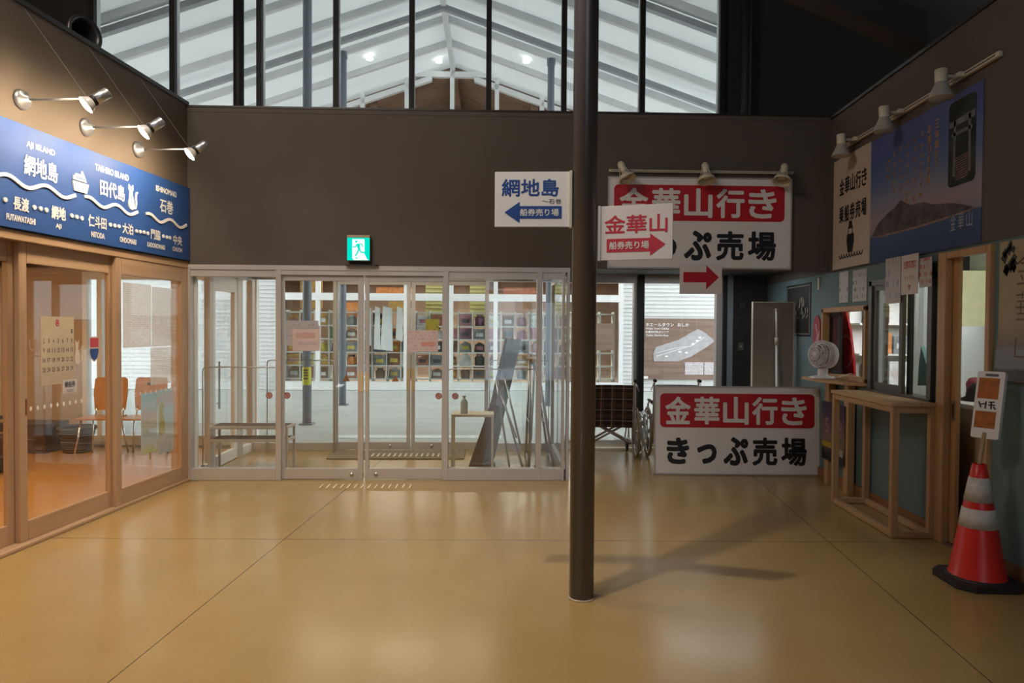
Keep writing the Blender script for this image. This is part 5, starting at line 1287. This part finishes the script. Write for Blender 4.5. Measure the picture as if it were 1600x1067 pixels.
# ---- ticket hatch with wooden frame
o = structe('window_6', (2.82, 6.53, 1.04), RF, 'small wooden framed ticket hatch behind the fan')
g = G(); g.box(2.795, 2.925, 6.06, 6.10, 1.03, 1.70, .003); g.box(2.795, 2.925, 6.96, 7.0, 1.03, 1.70, .003); g.box(2.795, 2.925, 6.06, 7.0, 1.66, 1.705, .003); g.box(2.785, 2.925, 6.06, 7.0, 1.025, 1.06, .003); g.build('window_frame', 'doorwood', o)
g = G(); g.box(2.86, 2.885, 6.72, 6.76, 1.06, 1.66); g.box(2.86, 2.885, 6.92, 6.96, 1.06, 1.66); g.box(2.86, 2.885, 6.76, 6.92, 1.06, 1.10); g.box(2.86, 2.885, 6.76, 6.92, 1.62, 1.66); g.build('sash', 'black', o)
g = G(); g.box(2.87, 2.876, 6.76, 6.92, 1.10, 1.62); g.build('pane', M('maroon_film', (.075, .030, .040), .15), o)
g = G(); g.box(2.89, 2.912, 6.27, 6.32, 1.06, 1.66); g.box(2.89, 2.912, 6.10, 6.27, 1.06, 1.09); g.build('sash', 'black', o)
g = G(); g.box(2.898, 2.903, 6.10, 6.27, 1.09, 1.66); g.build('pane', 'glass_smoke', o)
g = G(); p = [(.10, 0), (.44, 0), (.40, .30), (.32, .62), (.22, .85), (-.02, .82), (-.02, .30)]
g.prism(PR(3.02), [(-7.14+x, .95+y*.85) for x, y in p], 0, .02)
o = g.build('happi_banner', M('bright_red_cloth', (.62, .012, .014), .7, var=.15, scale=10), None, RF); tag(o, 'bright red cloth hanging inside the ticket hatch', 'cloth')
g = G(); g.annulus(PR(2.999), -6.90, 1.28, .15, .157, 0, .001, 30); r_ = g.build('circle_print', 'paper', None, RF); 
r_.parent = o; r_.location = Vector(r_.location)-Vector(o.location)
# shelf for the fan on two posts
o = thing('wall_shelf', 'narrow pine shelf on two posts below the ticket hatch', 'shelf', (2.69, 6.5, 0), RF)
g = G(); g.prism(lambda u, v, n: (u, v, n), [(2.815, 6.05), (2.815, 6.98), (2.58, 6.92), (2.56, 6.55), (2.66, 6.16)], 1.0, 1.024); g.build('shelf_board', 'pineY', o)
for y in (6.28, 6.70): g = G(); g.box(2.74, 2.80, y-.045, y+.045, .002, .999, .002); g.build('post', 'pine', o)
# the fan
fx, fy, fz = 2.655, 6.60, 1.026
o = thing('desk_fan', 'white ball shaped fan on the pine shelf', 'fan', (fx, fy, fz), RF)
g = G(); g.lathe([(0, 0), (.115, 0), (.12, .008), (.11, .02), (.06, .028), (0, .028)], (fx, fy, fz), seg=30); g.build('base', M('fan_white', (.66, .62, .62), .35, var=.02), o)
g = G(); g.lathe([(.048, .024), (.045, .04), (.045, .095), (.05, .105)], (fx, fy, fz), seg=24); g.build('neck', M('fan_white_neck', (.66, .62, .62), .35, var=.02), o)
ax = Vector((-.90, -.40, .05)).normalized(); c = Vector((fx, fy, fz+.225))
g = G(); g.lathe([(.105, .02), (.128, .0), (.132, -.03), (.125, -.07), (.09, -.105), (.04, -.12), (0, -.122)], c, ax, 32); g.build('fan_housing', M('fan_shell', (.64, .60, .60), .35, var=.02), o)
g = G()
for r_, h_ in ((.134, .0), (.133, .022), (.128, .044), (.117, .064), (.100, .081), (.078, .093), (.052, .101)): g.ring(c+ax*h_, ax, r_, .0035, 36, 6)
b = ax.orthogonal().normalized(); q = ax.cross(b)
for k in range(24):
    t = b*math.cos(2*PI*k/24)+q*math.sin(2*PI*k/24)
    g.tube([c+t*.134, c+ax*.044+t*.128, c+ax*.081+t*.10, c+ax*.104+t*.03], .0022, 5, False)
g.build('grille', M('fan_grille_white', (.66, .62, .62), .4), o)
g = G()
for k in range(5):
    t = 2*PI*k/5; u_ = b*math.cos(t)+q*math.sin(t); v_ = b*math.cos(t+.9)+q*math.sin(t+.9)
    g.raw([c+ax*.05+u_*.025, c+ax*.055+u_*.10, c+ax*.035+v_*.10, c+ax*.035+v_*.025], [(0, 1, 2, 3)])
g.lathe([(0, .07), (.024, .066), (.028, .03)], c, ax, 16)
g.build('blade', M('fan_blade', (.50, .48, .50), .4), o)
g = G(); g.lathe([(0, .104), (.03, .103), (.034, .098)], c, ax, 18); g.build('hub_cap', M('fan_hub', (.6, .57, .57), .35), o)
g = G(); g.tube([(fx+.09, fy-.05, fz+.012), (2.74, 6.42, 1.055), (2.80, 6.35, 1.09), (2.855, 6.34, 1.075)], .004, 6); g.build('power_cord', 'whitepaint', o)
# poster leaning against the two posts
o = thing('dark_poster', 'dark poster with pink numerals leaning on the shelf posts', 'poster', (2.72, 6.52, .24), RF)
PP = PR(2.735)
g = G(); g.rect(PP, -6.78, -6.28, .245, .80, 0, .006); g.build('sheet', RAMPMAT('concert_poster', ((0, (.015, .014, .016)), (.16, (.03, .025, .03)), (.30, (.20, .12, .07)), (.46, (.17, .10, .085)), (.64, (.12, .07, .085)), (.76, (.06, .045, .085)), (1, (.022, .024, .055))), 'Z', 0, .56, .2, 9), o)
pl = lambda u, v, n: PP(u, v, n+.006)
PK = M('pink_print', (.36, .17, .17), .5)
for k, (ch, u) in enumerate((('5', -6.66), ('8', -6.46), ('8', -6.37))): g = G(); g.text(pl, ch, u, .575, .075, .15, .001, .01); g.build('numeral', PK, o)
g = G(); g.rect(pl, -6.76, -6.56, .37, .42, 0, .001); g.build('yellow_strip', M('yellow_print', (.38, .26, .02), .5), o)
g = G(); g.rect(pl, -6.44, -6.31, .325, .39, 0, .001); g.build('white_box', M('white_print', (.36, .31, .28), .5), o)

# ---- service window with dark aluminium frame
o = structe('window_7', (2.82, 5.5, .98), RF, 'dark aluminium sliding window over the pine counter')
g = G(); X0, X1 = 2.785, 2.93
g.box(X0, X1, 5.03, 5.09, .96, 1.905, .003); g.box(X0, X1, 5.93, 5.985, .96, 1.905, .003); g.box(X0, X1, 5.03, 5.985, 1.86, 1.91, .003); g.box(X0-.01, X1, 5.03, 5.985, .955, .99, .003); g.build('window_frame', 'alu_dark', o)
def sash(y0, y1, x, par):
    g = G(); g.box(x, x+.03, y0, y0+.045, .99, 1.86); g.box(x, x+.03, y1-.045, y1, .99, 1.86); g.box(x, x+.03, y0+.045, y1-.045, .99, 1.05); g.box(x, x+.03, y0+.045, y1-.045, 1.82, 1.86); sh_ = g.build('sash', 'alu_dark', par)
    g = G(); g.box(x+.012, x+.017, y0+.045, y1-.045, 1.05, 1.82); g.build('pane', 'glass', par)
sash(5.46, 5.93, 2.80, o)
g = G(); g.box(2.85, 2.88, 5.44, 5.48, .99, 1.86); g.build('sash_edge', 'black', o)

# ---- pine counter frame
o = thing('pine_counter', 'open pine counter frame below the service window', 'counter', (2.65, 5.48, 0), RF)
x0, x1, y0, y1 = 2.495, 2.80, 4.965, 5.99
g = G(); g.box(x0-.012, x1, y0-.01, y1+.01, .945, .972, .002); g.build('counter_top', 'pineY', o)
for x in (x0, x1-.045):
    for y in (y0, y1-.045): g = G(); g.box(x, x+.045, y, y+.045, .004, .944, .002); g.build('leg', 'pine', o)
for z in (.004, .897):
    for x in (x0, x1-.045):
        if z > .5 and x == x0: pass
        g = G(); g.box(x+.004, x+.041, y0+.045, y1-.045, z, z+.045, .002); g.build('rail', 'pineY', o)
    for y in (y0, y1-.045): g = G(); g.box(x0+.045, x1-.045, y+.004, y+.041, z, z+.045, .002); g.build('rail', 'pineX', o)

# ---- office door
o = structe('door_11', (2.82, 4.7, 0), RF, 'wooden framed sliding door standing open to the ticket office')
g = G(); g.box(2.79, 2.838, 4.875, 4.97, 0, 2.03, .003); g.box(2.79, 2.94, 4.405, 4.45, 0, 2.03, .003); g.box(2.79, 2.838, 4.45, 4.875, 1.985, 2.03, .003); g.build('door_frame', 'doorwood', o)
g = G(); g.box(2.84, 2.87, 4.815, 4.968, .012, 1.998, .002); lf = g.build('leaf', 'doorwood', o)
g = G(); g.box(2.836, 2.841, 4.825, 4.862, .87, 1.0, .002); g.mi = 1; g.box(2.8355, 2.8365, 4.836, 4.852, .89, .98); g.build('pull', ['steel', 'ink'], lf)
g = G(); g.box(2.80, 2.95, 4.45, 4.875, .001, .008, .002); g.build('threshold', 'steel', o)
# office contents seen through door and window
o = thing('office_counter', 'pale office counter just inside the open door', 'counter', (3.3, 4.9, 0), RF)
g = G(); g.box(3.02, 3.06, 4.2, 5.6, .004, .93); g.build('front_panel', M('pale_ash_panel', (.55, .42, .29), .5, var=.05), o)
g = G(); g.box(3.0, 3.65, 4.2, 5.6, .932, .965, .004); g.build('counter_top', 'whitepaint', o)
g = G(); g.lathe([(0, .13), (.05, .125), (.085, .08), (.09, .03), (.12, .012), (.12, 0), (0, 0)], (3.25, 5.22, .968), seg=20)
tag(g.build('flat_cap', M('dark_cap_cloth', (.03, .028, .03), .8), None, RF), 'dark cap lying on the office counter', 'cap')
g = G(); g.lathe([(0, .16), (.04, .15), (.06, .11), (.055, .05), (.05, 0), (0, 0)], (3.36, 5.46, .968), seg=18)
tag(g.build('red_pouch', M('dull_red_cloth', (.28, .06, .07), .8), None, RF), 'dull red pouch behind the dark cap', 'pouch')
def curtain(label, x, y0, y1, z0, z1, axis='y', n=40, mat=None):
    g = G(); A = []; Bq = []
    for k in range(n+1):
        t = k/n; y = y0+(y1-y0)*t; w_ = .018*math.sin(t*n*.9)+.01*math.sin(t*17)
        A.append(g.bm.verts.new((x+w_, y, z0))); Bq.append(g.bm.verts.new((x+w_*.6, y, z1)))
    for k in range(n):
        f = g._f([A[k], A[k+1], Bq[k+1], Bq[k]]); f.smooth = True
    bmesh.ops.solidify(g.bm, geom=list(g.bm.faces), thickness=.004)
    return tag(g.build('curtain', mat or MEMB('curtain_cloth', (.80, .84, .84), .3), None, RF), label, 'curtain')
curtain('white curtain filling the lower half of the office doorway view', 3.95, 4.6, 6.9, .5, 1.53)
light('office_light', 'AREA', (3.9, 6.9, 2.3), 38, (.95, .98, 1), (4.4, 8.2, 1.2), shape='RECTANGLE', size=1., size_y=1.4)  # unseen light added only to brighten the far curtain
curtain('bright white curtain seen through the open half of the service window', 4.28, 7.72, 8.2, .2, 2.3)
o = thing('stand_in_blind', 'added white blind standing in for a bright window at the back of the office', 'blind', (4.57, 8.25, .6), RF)  # added blind takes the place of a daylit window
g = G(); g.box(4.34, 4.8, 8.24, 8.262, .6, 1.62); g.build('fabric', 'whitepaint', o)
g = G(); g.tube([(4.32, 8.25, 1.64), (4.82, 8.25, 1.64)], .025, 10); g.build('roller', 'whitepaint', o)
g = G(); g.prism(lambda u, v, n: (3.6+n, -u, v), [(-6.72, .96), (-6.50, .98), (-6.56, 1.14), (-6.67, 1.34), (-6.70, 1.20)], 0, .03)
tag(g.build('green_cloth', M('dark_green_cloth', (.05, .14, .12), .8), None, RF), 'dark green cloth hanging in the office beside the white curtain', 'cloth')
o = thing('office_shelves', 'pale shelf unit seen through the sash of the service window', 'shelving', (4.1, 8.1, 0), RF)
g = G(); g.box(3.62, 4.23, 8.24, 8.28, .004, 2.1)
g.build('back_panel', 'whitepaint', o)
for z in (.5, .85, 1.2, 1.55, 1.9): g = G(); g.box(3.62, 4.23, 7.98, 8.239, z, z+.02); g.build('shelf', 'whitepaint', o)
# ---- scroll poster at the right edge
o = thing('scroll_poster', 'tall yellowish scroll poster at the right edge of the picture', 'poster', (2.81, 4.1, 1.19), RF)
def sc_pl(u, v, n): return (2.812-n-.02*max(0, (1.45-v)/.3)**2, -u, v)
g = G(); rows_ = 10; A = []
for j in range(2):
    for r in range(rows_+1):
        v = 1.19+(2.03-1.19)*r/rows_
        for u in (-4.345-(.02 if r < 3 else 0), -3.55): A.append(sc_pl(u, v, .002+.002*j))
Fq = [(j*22+2*r, j*22+2*r+1, j*22+2*r+3, j*22+2*r+2) for j in range(2) for r in range(rows_)]
g.raw(A, Fq); g.build('sheet', RAMPMAT('scroll_print', ((0, (.012, .010, .010)), (.07, (.02, .015, .013)), (.09, (.16, .16, .19)), (.20, (.19, .19, .22)), (.25, (.17, .12, .10)), (.40, (.30, .22, .12)), (.62, (.34, .25, .12)), (1, (.34, .27, .16))), 'Z', 0, .84, .06, 4), o)
g = G(); rr_ = random.Random(5)
for k in range(16):
    u = -4.30+.09*rr_.random(); v = 2.01-.17*rr_.random(); q = .02+.02*rr_.random()
    g.prism(lambda a, b, n: sc_pl(a, b, n), [(u-q, v), (u, v-q), (u+q*.7, v+q*.2), (u, v+q)], .004, .005)
g.build('leaf_print', M('leaf_print', (.025, .032, .022), .6), o)
for ch, v, s_ in (('金', 1.86, .20), ('華', 1.62, .20), ('山', 1.40, .17)):
    g = G(); g.text(lambda a, b, n: sc_pl(a, b, n), ch, -4.10, v, .19, s_, .0045, -.012); g.build('lettering', M('brown_brush', (.11, .06, .035), .5), o)
g = G(); g.tube([(2.79, 4.36, 1.188), (2.79, 3.54, 1.188)], .008, 8); g.build('bottom_rod', 'darkwood', o)

# ---- traffic cone with its placard
cx, cy_ = 2.575, 4.13
o = thing('traffic_cone', 'red traffic cone with two white bands before the office door', 'cone', (cx, cy_, .002), RF)
g = G(); q = .19; k_ = .07
g.prism(lambda u, v, n: (cx+u, cy_+v, n), [(-q+k_, -q), (q-k_, -q), (q, -q+k_), (q, q-k_), (q-k_, q), (-q+k_, q), (-q, q-k_), (-q, -q+k_)], .002, .036)
g.lathe([(.165, .036), (.16, .046), (.145, .05)], (cx, cy_, 0), seg=36); g.build('base', 'rubber', o)
rr = lambda z: .148-(.148-.036)*(z-.045)/.66
g = G(); pr_ = [(rr(.045)+.004, .045), (rr(.06), .06)]+[(rr(z), z) for z in (.2, .4, .6, .70)]+[(.030, .705), (.028, .69)]; g.lathe(pr_, (cx, cy_, 0), seg=40); g.build('cone_body', 'cone', o)
for z0, z1 in ((.335, .445), (.485, .625)):
    g = G(); g.lathe([(rr(z0), z0), (rr(z0)+.0025, z0), (rr(z1)+.0025, z1), (rr(z1), z1)], (cx, cy_, 0), seg=40); g.build('reflective_band', 'coneband', o, label='white reflective band')
o = thing('cone_placard', 'white placard with orange panels on a stick in the cone', 'sign', (cx, cy_, .70), RF)
T0 = Vector((cx, cy_, .69)); dr = Vector((.055, .02, .30)).normalized()
g = G(); g.tube([T0-dr*.12, T0+dr*.20], .011, 8); g.build('stick', 'pine', o)
a = R(-58)                                        # placard turned away from the hall towards the camera's left
rv = Vector((math.cos(a), math.sin(a), 0)); uv = (dr-rv*dr.dot(rv)).normalized(); nv = rv.cross(uv); c0 = T0+dr*.165
pl = lambda u, v, n: tuple(c0+rv*u+uv*v+nv*n)
g = G(); g.rrect(pl, -.075, .075, 0, .40, .012, -.028, 0); g.build('board', 'white', o)
OR_ = M('orange_print', (.42, .13, .02), .3, var=.25, scale=30)
for v0_, v1_ in ((.235, .36), (.06, .16)): g = G(); g.rect(pl, -.062, .05, v0_, v1_, 0, .001); g.build('orange_panel', OR_, o)
g = G()
for q in ([(-.05, .215), (-.035, .18)], [(-.04, .20), (-.015, .205)], [(-.01, .22), (-.012, .175)], [(.005, .215), (.035, .218)], [(.004, .198), (.04, .20)], [(.018, .215), (.02, .175)], [(.03, .19), (.045, .175)]): g.stroke(pl, q, .008, 0, .0012)
g.build('lettering', 'ink', o)
g = G(); g.rect(pl, -.03, .04, .37, .385, 0, .001); g.build('heading_strip', 'greyink', o)

for k, (x, z, m_, wd, hh) in enumerate(((3.84, .872, 'g_brown', .22, .22), (3.90, 1.222, 'g_orange', .2, .24), (4.10, 1.222, 'g_grey', .15, .2), (3.86, 1.572, 'g_brown', .22, .2), (4.08, .872, 'g_white', .2, .26))):
    o = thing('storage_box', ['brown box low on the office shelves', 'orange box on the middle office shelf', 'grey box on the middle office shelf', 'brown box high on the office shelves', 'white box low on the office shelves'][k], 'box', (x, 8.1, z), RF, 'boxes on the office shelves')
    g = G(); g.box(x-wd/2, x+wd/2, 8.02, 8.2, z, z+hh, .003); g.build('body', m_, o)
    g = G(); g.box(x-wd*.3, x+wd*.3, 8.017, 8.02, z+hh*.3, z+hh*.6); g.build('label_card', 'paper', o)
